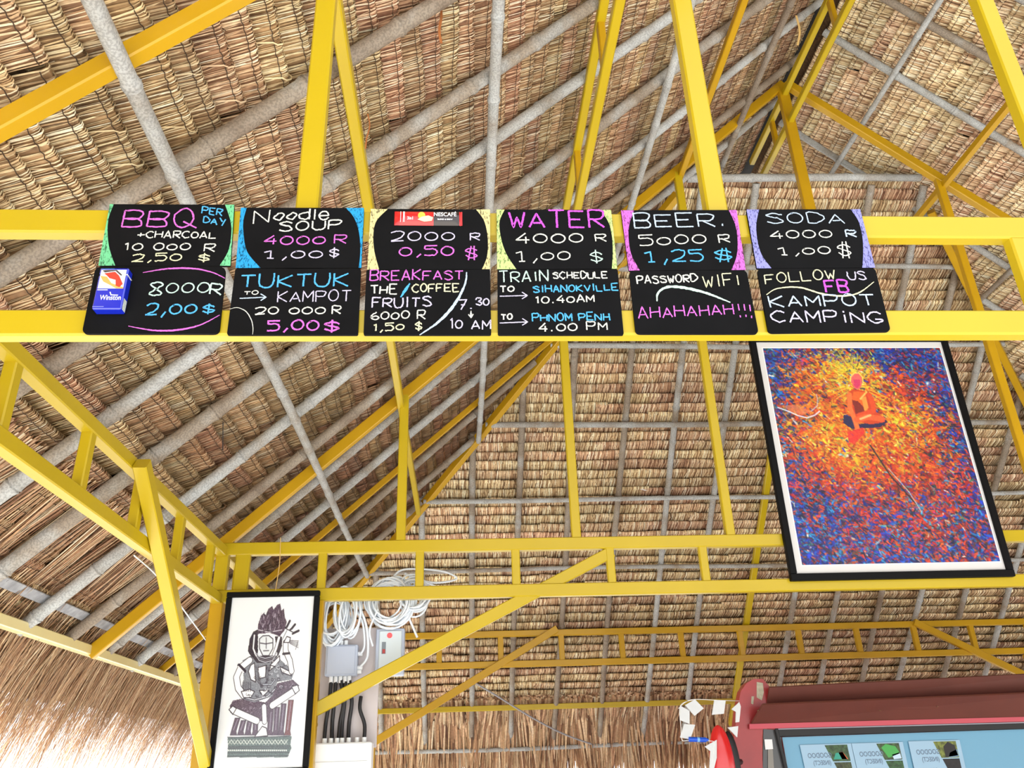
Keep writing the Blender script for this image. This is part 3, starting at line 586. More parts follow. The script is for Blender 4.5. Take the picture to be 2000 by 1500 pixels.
W('TRAIN', 920, 572, 1238, 560, 66, C_MINT, .0044); W('SCHEDULE', 1268, 548, 1622, 542, 40, C_WHITE); W('TO', 922, 634, 1015, 630, 36, C_WHITE, .0046); arrow(S, 920, 662, 1100, 657, C_LIL); W('SIHANOKVILLE', 1140, 640, 1692, 622, 44, C_BLUE, .0044)
W('10.40AM', 1158, 710, 1538, 698, 46, C_WHITE); W('TO', 930, 816, 1002, 812, 36, C_WHITE, .0046); arrow(S, 920, 836, 1102, 829, C_LIL); W('PHNOM PENH', 1135, 824, 1638, 818, 48, C_BLUE, .0044); W('4.00 PM', 1175, 892, 1622, 880, 50, C_WHITE)
t, W, S = board(O6, [(97, 497), (860, 493), (940, 905), (140, 905)], 'black board joking about the wifi password with a mint swoosh', GL, rad=.010)
W('PASSWORD', 150, 582, 542, 564, 48, C_WHITE, .0046); W('WIFI', 585, 602, 830, 588, 72, C_CREAM, .0038); S([(277, 695), (285, 640), (345, 602), (450, 606), (600, 642), (755, 702)], C_MINT, .0085); W('AHAHAHAH', 158, 806, 780, 780, 70, C_PINK); W('!!!', 812, 796, 915, 800, 80, C_PINK)
t, W, S = board(O6, [(930, 482), (1697, 478), (1800, 890), (1005, 900)], 'black board with follow us lettering and a cream wavy line, far right', GL, rad=.010)
W('FOLLOW', 985, 582, 1442, 545, 64, C_CREAM, .004); W('US', 1525, 552, 1642, 554, 52, C_LIL); W('FB', 1380, 635, 1528, 634, 76, C_MAG, .0065); S([(990, 652), (1060, 612), (1200, 604), (1350, 645), (1480, 660), (1590, 640), (1690, 568)], C_CREAM, .0052); W('KAMPOT', 1015, 732, 1702, 722, 74, C_BW, .005); W('CAMPiNG', 1030, 830, 1750, 836, 70, C_LIL, .005)
# cigarette pack
Z7 = lambda x, y: (160+x/10.714, 500+y/10.714)
qp = [onY(*Z7(*p), YF-.022) for p in ((400, 245), (960, 250), (840, 1115), (185, 1100))]
x0, x1, zb, zt = (qp[0][0]+qp[3][0])/2, (qp[1][0]+qp[2][0])/2, (qp[2][2]+qp[3][2])/2, (qp[0][2]+qp[1][2])/2
PBLUE = mat('pack_blue', (20, 38, 178), rough=.22, coat=.8)
t = empty('cigarette_pack', ((x0+x1)/2, YF-.011, zb), 'shiny blue cigarette pack with a warning picture stuck on the lower left board', 'cigarette pack')
m = MB(); m.box(((x0+x1)/2, YF-.0112, (zb+zt)/2-.008), (x1-x0, .0215, zt-zb-.016), bev=.002); m.build('pack_body', PBLUE, t)
m = MB(); m.box(((x0+x1)/2, YF-.0112, zt-.0075), (x1-x0, .0215, .015), bev=.002); m.build('flip_lid', PBLUE, t)
def on_pack(poly, mt, name, lay=1):
    k = MB(); k.prism([(x0+(x1-x0)*u, YF-.0222-.0001*lay, zb+(zt-zb)*v) for u, v in poly], (0, .0001, 0)); return k.build(name, mt, t)
on_pack([(.06, .49), (.94, .49), (.94, .95), (.06, .95)], mat('warning_paper', (214, 224, 236), rough=.4), 'warning_picture', 1)
on_pack([(.06, .80), (.3, .78), (.5, .62), (.94, .52), (.94, .49), (.70, .49), (.5, .56), (.2, .66)], mat('print_orange', (226, 158, 84), rough=.4), 'picture_print', 2)
on_pack([(.18, .86), (.55, .9), (.72, .8), (.9, .6), (.8, .52), (.66, .56), (.62, .7), (.4, .74), (.3, .8)], mat('print_red', (206, 58, 40), rough=.4), 'picture_print', 3)
on_pack([(.1, .93), (.2, .88), (.56, .92), (.78, .8), (.82, .82), (.6, .945), (.2, .94)], mat('print_dark', (70, 60, 58), rough=.4), 'picture_print', 4)
WT = mat('white_print', (238, 240, 246), rough=.5)
def printed(txt, loc, size, parent, mt=WT, name='printed_lettering', rot=(math.pi/2, 0, 0), sx=1., shear=0., mirror=False, ext=.00008):
    cu = bpy.data.curves.new('txt', 'FONT'); cu.body = txt; cu.size = size; cu.align_x = 'CENTER'; cu.extrude = ext; cu.shear = shear; cu.offset = size*.012; cu.resolution_u = 3
    tmp = bpy.data.objects.new('txt', cu); col.objects.link(tmp); bpy.context.view_layer.update()
    me = bpy.data.meshes.new_from_object(tmp.evaluated_get(bpy.context.evaluated_depsgraph_get())); bpy.data.objects.remove(tmp)
    me.materials.clear(); me.materials.append(mt); Mx = Matrix.Translation(Vector(loc))@Matrix.Rotation(rot[2], 4, 'Z')@Matrix.Rotation(rot[0], 4, 'X')@Matrix.Diagonal((-sx if mirror else sx, 1, 1, 1)); me.transform(Mx)
    return link(name, me, parent)
printed('Winston', ((x0+x1)/2+.004, YF-.0226, zb+(zt-zb)*.215), .0155, t, sx=.72)
on_pack([(.50, .40), (.53, .41), (.58, .345), (.82, .335), (.80, .315), (.56, .32)], WT, 'eagle_mark', 5)
on_pack([(.07, .445), (.42, .445), (.42, .462), (.07, .462)], WT, 'small_print', 5)
on_pack([(.02, .045), (.40, .045), (.40, .06), (.02, .06)], mat('foil_edge', (140, 150, 226), rough=.3), 'small_print', 5)
m = MB(); m.box((x1+.0002, YF-.011, zb+.014), (.0004, .013, .024)); m.build('tax_stamp', mat('stamp_paper', (196, 204, 196), rough=.5, noise=.5, nscale=300), t)
m = MB(); m.box((x1-.0075, YF-.011, zt-.0148), (.0153, .0222, .0006)); m.build('lid_seam', WT, t)
# coffee sachet
c5 = lambda x, y: (700+x/3.3333, 380+y/3.3333)
qs = [onY(*c5(*p), YF-.003) for p in ((236, 110), (676, 108), (680, 197), (233, 200))]
sx0, sx1, sz0, sz1 = qs[3][0], qs[1][0], (qs[2][2]+qs[3][2])/2, (qs[0][2]+qs[1][2])/2
t = empty('coffee_sachet', (sx0, YF-.002, (sz0+sz1)/2), 'long red and black instant coffee sachet stuck at the top of a board', 'sachet')
def pillow(u0, u1, mt, name, flat=False):
    V = []; n, k = 14, 6
    for i in range(n+1):
        for j in range(k+1):
            u = u0+(u1-u0)*i/n; v = j/k; b = min(1, 9*u, 9*(1-u))*math.sin(math.pi*v)**.6*.006 if 0 < v < 1 else 0
            b += (.0006*math.sin(u*160) if u < .07 or u > .94 else 0)
            V.append((sx0+(sx1-sx0)*u, YF-.0012-b, sz0+(sz1-sz0)*v))
    m = MB(); m.add(V, [(i*(k+1)+j, (i+1)*(k+1)+j, (i+1)*(k+1)+j+1, i*(k+1)+j+1) for i in range(n) for j in range(k)], smooth=True); m.build(name, mt, t)
SR = mat('sachet_red_foil', (206, 30, 32), rough=.3, coat=.5); SB = mat('sachet_black_foil', (30, 14, 14), rough=.3, coat=.5)
pillow(0, .575, SR, 'red_half'); pillow(.575, .955, SB, 'black_half'); pillow(.955, 1, SR, 'end_seal')
U = lambda u, v, d=.0075: (sx0+(sx1-sx0)*u, YF-d, sz0+(sz1-sz0)*v)
printed('NESCAFÉ', U(.745, .56), .0135, t, sx=.86)
printed('3in1', U(.235, .3), .011, t, sx=.7); printed('BLEND & BREW', U(.745, .28), .0052, t, sx=.85)
m = MB(); m.prism([np.array(U(.40+.055*math.cos(a), .60+.26*math.sin(a), .0076)) for a in np.linspace(0, 2*math.pi, 18)[:-1]], (0, .0001, 0)); m.build('cup_print', mat('print_yellow', (232, 176, 60), rough=.4), t)
m = MB(); m.prism([np.array(U(*p, .0077)) for p in ((.34, .3), (.40, .5), (.50, .6), (.57, .45), (.55, .2), (.44, .14))], (0, .0001, 0)); m.build('cup_print', mat('print_cream', (232, 206, 170), rough=.4), t)
m = MB()
for u in (.09, .13, .145): m.prism([np.array(U(*p, .0075)) for p in ((u, .12), (u+.007, .12), (u+.007, .88), (u, .88))], (0, .0001, 0))
m.build('white_stripes', WT, t)

# ---------------------------------------------------------------- raster helpers for the two printed pictures
class Canvas:
    def __init__(s, W_, H_, bgc): s.W, s.H = W_, H_; s.a = np.zeros((H_, W_, 3)); s.a[:] = bgc
    def _bb(s, P, pad):
        P = np.array(P); x0_, y0_ = np.floor(P.min(0)-pad).astype(int); x1_, y1_ = np.ceil(P.max(0)+pad).astype(int)
        x0_, y0_ = max(x0_, 0), max(y0_, 0); x1_, y1_ = min(x1_+1, s.W), min(y1_+1, s.H)
        if x1_ <= x0_ or y1_ <= y0_: return None
        return x0_, y0_, x1_, y1_, *np.meshgrid(np.arange(x0_, x1_)+.5, np.arange(y0_, y1_)+.5)
    def fill(s, P, c, al=1., noise=0.):
        b = s._bb(P, 1)
        if b is None: return
        x0_, y0_, x1_, y1_, X, Y = b; ins = np.zeros(X.shape, bool); n = len(P)
        for i in range(n):
            (xa, ya), (xb, yb) = P[i], P[(i+1) % n]
            if ya == yb: continue
            ins ^= ((ya > Y) != (yb > Y)) & (X < (xb-xa)*(Y-ya)/(yb-ya)+xa)
        cc = np.array(c, float)+(rng.normal(0, noise, (*X.shape, 1)) if noise else 0); sub = s.a[y0_:y1_, x0_:x1_]; sub[ins] = (sub*(1-al)+cc*al)[ins]
    def line(s, P, w_, c, al=1.):
        b = s._bb(P, w_+1)
        if b is None: return
        x0_, y0_, x1_, y1_, X, Y = b; D = np.full(X.shape, 1e9)
        for (xa, ya), (xb, yb) in zip(P[:-1], P[1:]):
            dx, dy = xb-xa, yb-ya; L2 = dx*dx+dy*dy+1e-9; t_ = np.clip(((X-xa)*dx+(Y-ya)*dy)/L2, 0, 1); D = np.minimum(D, np.hypot(X-xa-t_*dx, Y-ya-t_*dy))
        k = (np.clip(w_/2+.5-D, 0, 1)*al)[..., None]; s.a[y0_:y1_, x0_:x1_] = s.a[y0_:y1_, x0_:x1_]*(1-k)+np.array(c, float)*k
    def mesh(s, name, X0, X1, Z0, Z1, Y, mt, parent):
        W_, H_ = s.W, s.H; xs_, zs_ = np.meshgrid(np.linspace(X0, X1, W_), np.linspace(Z1, Z0, H_)); V = np.stack([xs_, np.full(xs_.shape, Y), zs_], -1).reshape(-1, 3)
        idx = np.arange(W_*H_).reshape(H_, W_); F = np.stack([idx[:-1, :-1], idx[1:, :-1], idx[1:, 1:], idx[:-1, 1:]], -1).reshape(-1, 4)
        a = np.clip(s.a, 0, 255)/255; lin = np.where(a <= .04045, a/12.92, ((a+.055)/1.055)**2.4); C4 = np.concatenate([lin.reshape(-1, 3), np.ones((W_*H_, 1))], 1)
        return link(name, npmesh(name, V, F, [mt], {'col': C4}), parent)
def print_mat(name, rough=.35, coat=0.):
    m = bpy.data.materials.new(name); m.use_nodes = True; N = m.node_tree.nodes; b = N['Principled BSDF']; a = N.new('ShaderNodeAttribute'); a.attribute_name = 'col'
    m.node_tree.links.new(a.outputs['Color'], b.inputs['Base Color']); b.inputs['Roughness'].default_value = rough; b.inputs['Coat Weight'].default_value = coat; b.inputs['Coat Roughness'].default_value = .05; return m
def framed(name, X0, X1, Z0, Z1, Yf, fw, depth, label, mount):
    t = empty(name, ((X0+X1)/2, Yf+depth/2, Z0), label, 'framed picture')
    m = MB(); yc = Yf+depth/2
    m.box(((X0+X1)/2, yc, Z1-fw/2), (X1-X0, depth, fw), bev=.003); m.box(((X0+X1)/2, yc, Z0+fw/2), (X1-X0, depth, fw), bev=.003)
    for X in (X0+fw/2, X1-fw/2): m.box((X, yc, (Z0+Z1)/2), (fw, depth, Z1-Z0-2*fw), bev=.003)
    m.build('picture_frame', FRAME, t)
    m = MB(); m.box(((X0+X1)/2, Yf+depth*.6, (Z0+Z1)/2), (X1-X0-2*fw, .006, Z1-Z0-2*fw)); m.build('mount', mount, t)
    return t
# painting
PY = YB-.055
TLp, TRp, BRp, BLp = [onY(*p, PY) for p in ((1465, 668), (1850, 668), (1987, 1124), (1547, 1135))]
X0, X1, Z0, Z1 = (TLp[0]+BLp[0])/2, (TRp[0]+BRp[0])/2, BRp[2]/2+BLp[2]/2, 3.865
pt = framed('colourful_painting', X0, X1, Z0, Z1, PY, .036, .03, 'large black-framed abstract painting of a seated monk in orange and blue', mat('grey_white_mount', (204, 203, 203), rough=.7))
i0, i1, j0, j1 = onY(1489, 681, PY+.014), onY(1841, 679, PY+.014), onY(1568, 1103, PY+.014), onY(1947, 1097, PY+.014)
IX0, IX1, IZ1, IZ0 = (i0[0]+j0[0])/2, (i1[0]+j1[0])/2, (i0[2]+i1[2])/2, (j0[2]+j1[2])/2
m = MB(); m.box(((IX0+IX1)/2, PY+.0145, (IZ0+IZ1)/2), (IX1-IX0+.012, .001, IZ1-IZ0+.012)); m.build('print_border', WHITE, pt)
CW, CH = 270, 320; cv = Canvas(CW, CH, (40, 50, 120))
def uvp(x, y): p = onY(x, y, PY+.013); return ((p[0]-IX0)/(IX1-IX0)*CW, (IZ1-p[2])/(IZ1-IZ0)*CH)
BLUES = [(18, 44, 148), (16, 92, 190), (24, 30, 96), (40, 150, 208), (60, 32, 128), (12, 22, 60), (30, 60, 200)]; REDS = [(214, 62, 22), (192, 34, 34), (232, 98, 28), (150, 32, 40), (226, 74, 48)]
ORAN = [(238, 132, 28), (226, 92, 22), (240, 166, 44), (206, 74, 26)]; YELS = [(240, 204, 44), (200, 206, 52), (248, 224, 90), (236, 170, 34)]; DARK = [(46, 34, 44), (70, 40, 40), (36, 48, 62), (90, 62, 40)]; MISC = [(190, 60, 120), (120, 50, 120), (50, 120, 90), (220, 220, 210), (70, 170, 190)]
def gs(u, v, cx, cy, sx_, sy_): return math.exp(-((u-cx)/sx_)**2-((v-cy)/sy_)**2)
def pal(u, v):
    yb = 1.5*gs(u, v, .44, .13, .15, .09)+.9*gs(u, v, .66, .33, .17, .07)+.6*gs(u, v, .28, .42, .16, .07)+.7*gs(u, v, .38, .52, .18, .08)+.5*gs(u, v, .7, .45, .12, .08)
    ob = 1.0*gs(u, v, .26, .18, .17, .12)+1.3*gs(u, v, .32, .46, .24, .14)+.9*gs(u, v, .6, .5, .3, .16)+.7*gs(u, v, .6, .35, .3, .12)
    rb = .6*gs(u, v, .72, .2, .2, .12)+1.0*gs(u, v, .7, .62, .3, .22)+.9*gs(u, v, .25, .65, .25, .18)+.5*gs(u, v, .5, .88, .5, .14)+.34
    bb = 1.5*gs(u, v, .75, .02, .35, .12)+1.1*gs(u, v, .03, .03, .14, .16)+1.3*gs(u, v, .08, .8, .22, .22)+1.2*gs(u, v, .45, 1.0, .6, .2)+.9*gs(u, v, .95, .3, .12, .35)+.7*gs(u, v, .5, .76, .3, .1)+.5*gs(u, v, .02, .4, .1, .3)+.7*gs(u, v, .98, .8, .14, .3)+.18
    db = .35+.5*gs(u, v, .8, .7, .2, .2)+.4*gs(u, v, .95, .45, .1, .2); mb = .14+.5*gs(u, v, .72, .76, .14, .12)
    wts = [bb**1.7*.9, rb**1.3*1.1, ob**1.5*1.9, yb**1.5*2.0, db*.5, mb*.9]; return random.choice(random.choices([BLUES, REDS, ORAN, YELS, DARK, MISC], wts)[0])
for k in range(15000):
    u, v = random.random(), random.random(); c = pal(u, v); s_ = (9, 7, 5, 3.4, 2.6)[min(4, k//2200)]*random.uniform(.5, 1.3); a_ = random.gauss(.25, .7); x, y = u*CW, v*CH
    dx, dy = math.cos(a_)*s_, math.sin(a_)*s_; f = random.uniform(.68, 1.06); cv.line([(x-dx, y-dy), (x+dx*random.uniform(.1, 1), y+dy)], s_*random.uniform(.3, .7), tuple(min(255, q*f) for q in c), .88)
Z5 = lambda pts: [uvp(1550+x/6.667, 700+y/6.667) for x, y in pts]
for i in range(90):
    a_ = random.uniform(0, 6.28); r0, r1 = 26, random.uniform(34, 70); c0 = Z5([(820, 300)])[0]; cv.line([(c0[0]+r0*.8*math.cos(a_), c0[1]+r0*math.sin(a_)), (c0[0]+r1*.8*math.cos(a_), c0[1]+r1*.8*math.sin(a_))], 1.3, random.choice(YELS), .5)
cv.fill(Z5([(650, 740), (760, 760), (860, 860), (1180, 780), (1230, 830), (1120, 900), (880, 910), (760, 920), (650, 840)]), (40, 34, 70))
cv.fill(Z5([(720, 430), (780, 400), (900, 420), (1000, 450), (1060, 560), (1080, 700), (1180, 780), (1190, 830), (1000, 860), (830, 820), (860, 900), (800, 920), (760, 760), (700, 560)]), (188, 62, 28))
cv.fill(Z5([(780, 430), (930, 440), (970, 640), (960, 720), (830, 730), (760, 560)]), (214, 92, 34)); cv.fill(Z5([(760, 540), (840, 560), (940, 660), (900, 740), (810, 720)]), (120, 36, 30))
cv.fill(Z5([(880, 520), (940, 500), (980, 640), (930, 690)]), (240, 140, 60)); cv.line(Z5([(730, 470), (735, 640), (790, 780), (830, 900)]), 7, (226, 106, 52)); cv.line(Z5([(990, 480), (1040, 620), (1030, 690), (860, 740)]), 7, (206, 72, 34))
cv.line(Z5([(830, 800), (960, 760), (1150, 790)]), 9, (226, 88, 44)); cv.line(Z5([(870, 790), (1000, 740)]), 3, (250, 170, 110)); cv.line(Z5([(950, 440), (870, 530)]), 2.2, (250, 180, 90))
cv.fill(Z5([(740, 250), (770, 200), (840, 190), (890, 250), (890, 350), (850, 410), (790, 390), (755, 320)]), (214, 92, 88)); cv.fill(Z5([(780, 280), (870, 280), (865, 360), (830, 395), (790, 360)]), (196, 52, 92)); cv.line(Z5([(740, 300), (745, 240), (790, 195), (850, 190), (900, 250), (905, 340)]), 1.6, (246, 210, 96))
cv.line(Z5([(-200, 640), (-60, 690), (60, 745), (180, 775), (280, 740), (340, 690)]), 1.8, (206, 208, 222)); cv.line(Z5([(300, 470), (318, 540), (310, 620), (230, 690)]), 1.2, (190, 180, 190)); cv.fill(Z5([(-140, 620), (40, 600), (220, 690), (120, 740), (-40, 690)]), (206, 120, 76), .7); cv.fill(Z5([(700, 960), (900, 900), (930, 960), (800, 1120), (720, 1090)]), (206, 40, 44), .8)
cv.line([uvp(*p) for p in ((1700, 870), (1740, 930), (1790, 985))], 2.2, (40, 34, 40)); cv.line([uvp(*p) for p in ((1735, 915), (1775, 960), (1800, 1000))], 1.0, (186, 186, 184))
cv.a += rng.normal(0, 6, cv.a.shape)
cv.mesh('painted_print', IX0, IX1, IZ0, IZ1, PY+.0135, print_mat('painting_print', .5, 0), pt)
# portrait
QY = YB-.09
p0_, p1_, p2_, p3_ = [onY(*p, QY) for p in ((440, 1157), (626, 1152), (600, 1500), (407, 1500))]
X0, X1, Z1 = (p0_[0]+p3_[0])/2, (p1_[0]+p2_[0])/2, (p0_[2]+p1_[2])/2; Z0 = p2_[2]-.022
qt = framed('figure_drawing', X0, X1, Z0, Z1, QY, .026, .028, 'black-framed ink drawing of a seated crowned figure hung on the left post', WHITE)
IX0, IX1, IZ0, IZ1 = X0+.026, X1-.026, Z0+.026, Z1-.026
CW, CH = 200, 330; cv = Canvas(CW, CH, (222, 226, 230))
def Z3(pts):
    out = []
    for x, y in pts:
        p = onY(420+x/4.286, 1150+y/4.286, QY+.012); out.append(((p[0]-IX0)/(IX1-IX0)*CW, (IZ1-p[2])/(IZ1-IZ0)*CH))
    return out
DK, PU, GY, WH, TE = (52, 46, 58), (84, 70, 86), (120, 124, 134), (240, 242, 244), (84, 98, 98)
def limb(pts, w_): P = Z3(pts); cv.line(P, w_+3.0, DK); cv.line(P, w_, WH)
def blob(pts, c=WH, e=2.0): P = Z3(pts); cv.fill(P, c); cv.line(P+[P[0]], e, DK)
cv.fill(Z3([(105, 1238), (642, 1230), (630, 1300), (640, 1330), (606, 1410), (100, 1410), (110, 1330)]), TE, noise=12)
zz = [(112+i*26, 1262 if i % 2 else 1300) for i in range(20)]; cv.line(Z3(zz), 1.1, (216, 220, 214)); cv.line(Z3([(x, 2562-y) for x, y in zz]), .8, (190, 196, 190)); cv.line(Z3([(108, 1322), (625, 1315)]), 1, DK)
for i in range(30): cv.line(Z3([(114+i*16.5, 1350), (118+i*16.5, 1352)]), 2.2, (222, 224, 220))
for y in (1240, 1335, 1372, 1400): cv.line(Z3([(105, y), (615, y-5)]), 1, DK)
for xa, xb, ya in ((190, 150, 1080), (240, 210, 1100), (290, 270, 1110), (340, 330, 1110), (470, 450, 1000), (520, 500, 990), (575, 545, 960), (635, 600, 930)):
    P = Z3([(xa-22, ya), (xa+22, ya), (xb+28, 1190), (xb+34, 1225), (xb-24, 1225), (xb-14, 1190)]); cv.fill(P, PU if xa < 600 else (104, 66, 70), noise=8); cv.line(P+[P[0]], .8, DK); cv.line(Z3([(xa, ya+10), (xb+6, 1180)]), 1, (168, 160, 180))
cv.fill(Z3([(125, 980), (150, 935), (240, 915), (420, 950), (470, 900), (520, 790), (650, 760), (705, 810), (660, 860), (480, 1000), (440, 1110), (380, 1110), (250, 1040), (130, 1040)]), PU, noise=16)
for k in range(70): x, y = random.uniform(150, 660), random.uniform(800, 1060); (cv.line(Z3([(x, y), (x+14, y-9)]), .8, (170, 164, 180)) if (y > 930 and x < 400) or (y < 880 and x > 500) else None)
cv.fill(Z3([(230, 600), (300, 560), (520, 570), (600, 640), (660, 700), (640, 760), (520, 780), (480, 900), (330, 950), (220, 920), (210, 860), (240, 760)]), GY, noise=12)
for p_ in ([(300, 640), (330, 620), (340, 780), (300, 760), (280, 690)], [(360, 660), (430, 640), (420, 740), (370, 750)], [(450, 690), (500, 650), (520, 600), (480, 600)], [(540, 650), (620, 690), (640, 730), (560, 700)], [(370, 850), (450, 850), (400, 900)], [(460, 640), (540, 560), (540, 600), (500, 650)]): blob(p_)
for r_ in (0, 14, 28): cv.line(Z3([(330+r_, 640), (345+r_, 760), (390, 820-r_*.4), (440-r_*.4, 780), (450-r_, 640)]), .9, DK)
cv.line(Z3([(225, 905), (330, 930), (440, 900), (510, 830)]), 4.5, DK); cv.line(Z3([(225, 905), (330, 930), (440, 900), (510, 830)]), 2, (190, 194, 204)); cv.line(Z3([(400, 800), (470, 800), (500, 760)]), 4, DK); cv.line(Z3([(400, 800), (470, 800), (500, 760)]), 1.6, (190, 200, 214))
limb([(290, 600), (215, 660), (180, 740), (195, 830), (240, 890)], 12); cv.line(Z3([(200, 640), (250, 690)]), 7, DK); cv.line(Z3([(195, 650), (242, 700)]), 2, WH); blob([(220, 860), (290, 840), (330, 860), (300, 910), (240, 910)])
for i in range(5): cv.line(Z3([(240+i*14, 860), (235+i*16, 780)]), 1.4, DK)
for k in range(60):
    x, y = random.uniform(250, 620), random.uniform(620, 900); r_ = random.uniform(6, 14)
    if abs(x-(560-(y-600)*.45)) < 170: cv.line(Z3([(x+r_*math.cos(a), y+r_*math.sin(a)) for a in np.linspace(0, random.uniform(3, 6.3), 7)]), 1.0, random.choice([DK, DK, (206, 210, 222)]))

limb([(640, 690), (625, 600), (590, 520), (590, 450)], 10); cv.line(Z3([(570, 545), (620, 540)]), 5, DK); blob([(575, 450), (600, 400), (630, 410), (620, 450)])
for i in range(5): cv.line(Z3([(625, 430+i*7), (695, 438+i*14)]), 1, DK)
cv.line(Z3([(695, 435), (672, 510)]), 1, DK); limb([(480, 975), (660, 855)], 12); blob([(640, 820), (690, 805), (704, 850), (670, 880)]); limb([(160, 1020), (350, 1105)], 11); blob([(118, 1010), (150, 980), (180, 1000), (150, 1050)]); limb([(410, 985), (415, 1110)], 9); blob([(330, 1240), (395, 1150), (430, 1165), (440, 1228)])
cv.fill(Z3([(290, 420), (320, 360), (360, 340), (360, 560), (520, 560), (500, 400), (560, 400), (560, 480), (530, 560), (450, 620), (350, 620), (300, 560), (275, 525)]), DK, noise=10); limb([(330, 390), (320, 500), (345, 560)], 3); limb([(535, 410), (510, 500), (490, 550)], 5)
for r_ in (0, 16, 32): cv.line(Z3([(330+r_*.6, 540), (370, 600-r_), (420, 615-r_), (480, 600-r_), (520-r_*.6, 540)]), 1.4, (196, 200, 212) if r_ != 16 else (120, 120, 130))
blob([(372, 420), (400, 395), (450, 392), (484, 420), (484, 500), (450, 560), (400, 560), (372, 500)], (206, 212, 218)); cv.line(Z3([(380, 455), (425, 462), (478, 452)]), 2, DK); cv.line(Z3([(428, 410), (428, 500)]), 1.6, DK); cv.line(Z3([(405, 520), (450, 518)]), 1.8, DK)
cv.fill(Z3([(358, 380), (360, 300), (385, 225), (408, 205), (425, 222), (445, 170), (478, 145), (490, 175), (520, 135), (545, 125), (556, 185), (575, 165), (585, 240), (600, 280), (580, 350), (540, 400), (460, 370)]), PU, noise=14)
for k in range(75): x, y = random.uniform(370, 585), random.uniform(200, 370); cv.line(Z3([(x, y), (x+random.uniform(-8, 12), y-28)]), 1, random.choice([(176, 168, 184), DK, DK]))
cv.line(Z3([(365, 345), (450, 365), (560, 345)]), 2, (180, 176, 188)); cv.line(Z3([(362, 368), (440, 348), (545, 385)]), 1.5, DK)
for a_, b_ in (((600, 320), (625, 270)), ((640, 335), (668, 300)), ((660, 370), (698, 352))): cv.line(Z3([a_, b_]), 5, DK); cv.line(Z3([(a_[0]-12, a_[1]+8), a_]), 4, DK)
cv.line(Z3([(585, 330), (665, 372)]), 2, DK); cv.line(Z3([(600, 350), (560, 430)]), 2, GY)
cv.mesh('ink_print', IX0, IX1, IZ0, IZ1, QY+.0125, print_mat('ink_print', .2, .5), qt)

# ---------------------------------------------------------------- electrics
EY = YB+.16
def pxbox(name, q0, q1, Yf, dep, mt, parent, bev=.004):
    a_, b_ = onY(*q0, Yf), onY(*q1, Yf); m = MB(); m.box(((a_[0]+b_[0])/2, Yf+dep/2, (a_[2]+b_[2])/2), (abs(b_[0]-a_[0]), dep, abs(a_[2]-b_[2])), bev=bev); return m.build(name, mt, parent)
GREY = mat('grey_plastic', (176, 186, 206), rough=.5); WPL = mat('white_plastic', (232, 236, 240), rough=.35); BLKC = mat('black_cable', (22, 22, 28), rough=.5)
c_ = onY(675, 1340, EY); t = empty('mounting_panel', (c_[0], EY+.02, c_[2]), 'tall beige grey mounting panel between the posts', 'panel')
pxbox('panel_sheet', (622, 1228), (735, 1460), EY+.01, .012, mat('beige_grey_board', (196, 188, 190), rough=.7, noise=.08, nscale=8), t)
m = MB()
for z in (2.28, 1.85): m.bar((-.705, YB+.028, z), (-.705, EY+.010, z), .02, .02, (0, 0, 1))
m.build('bracket', YEL2, t)
c_ = onY(666, 1290, EY-.05); t = empty('junction_box', (c_[0], EY-.02, c_[2]), 'grey square junction box with black cables leaving below', 'electrical box')
pxbox('box_body', (637, 1260), (696, 1319), EY-.05, .058, GREY, t); pxbox('box_lid', (640, 1262), (692, 1316), EY-.056, .006, GREY, t)
for x, y, a_, b_ in [(x, 1256, (0, 0, -.014), (0, 0, .012)) for x in (650, 658, 667, 676)]+[(x, 1325, (0, 0, .018), (0, 0, -.022)) for x in (647, 656, 665, 674, 682)]+[(x, y, (-.014, 0, 0), (.02, 0, 0)) for x, y in ((700, 1277), (700, 1304), (698, 1312))]:
    p = onY(x, y, EY-.02); m = MB(); m.tube([p+np.array(a_), p+np.array(b_)], .0105, 8); m.build('cable_gland', WPL, t)
for i, (xa, xb, xm) in enumerate(((647, 633, 640), (656, 648, 650), (665, 661, 668), (674, 667, 670), (682, 680, 684))):
    m = MB(); P = catmull([onY(xa, 1327, EY-.02), onY(xm+3, 1370, EY-.025), onY((xm+xb)/2, 1410, EY-.01), onY(xb, 1446, EY-.03)], 6); m.tube(P, .0095, 8); m.build('cable', BLKC, t)
m = MB(); m.tube(catmull([onY(705, 1360, EY-.01), onY(703, 1385, EY-.02), onY(712, 1415, EY-.02), onY(711, 1446, EY-.03)], 6), .009, 8); m.build('cable', BLKC, t)
c_ = onY(760, 1280, EY-.04); t = empty('meter_box', (c_[0], EY, c_[2]), 'light grey breaker box with a red sticker behind the brace', 'electrical box')
pxbox('box_body', (735, 1228), (788, 1318), EY-.02, .07, GREY, t); pxbox('box_door', (741, 1232), (783, 1314), EY-.028, .008, mat('pale_grey_plastic', (200, 212, 220), rough=.45), t); pxbox('display_window', (746, 1254), (753, 1277), EY-.030, .003, mat('window_grey', (120, 130, 140), rough=.2), t, 0)
pxbox('red_label', (747, 1268), (752, 1276), EY-.0315, .002, mat('label_red', (170, 60, 60), rough=.5), t, 0)
p = onY(761, 1241, EY-.030); m = MB(); m.tube([p, p+np.array([0, .003, 0])], .0135, 14, smooth=False); m.build('red_sticker', mat('sticker_red', (240, 90, 96), rough=.4), t)
c_ = onY(668, 1475, EY-.12); t = empty('distribution_cabinet', (c_[0], EY-.03, 1.3), 'white distribution cabinet at the bottom edge below the cables', 'electrical box')
a_, b_ = onY(612, 1452, EY-.10), onY(726, 1452, EY-.10)
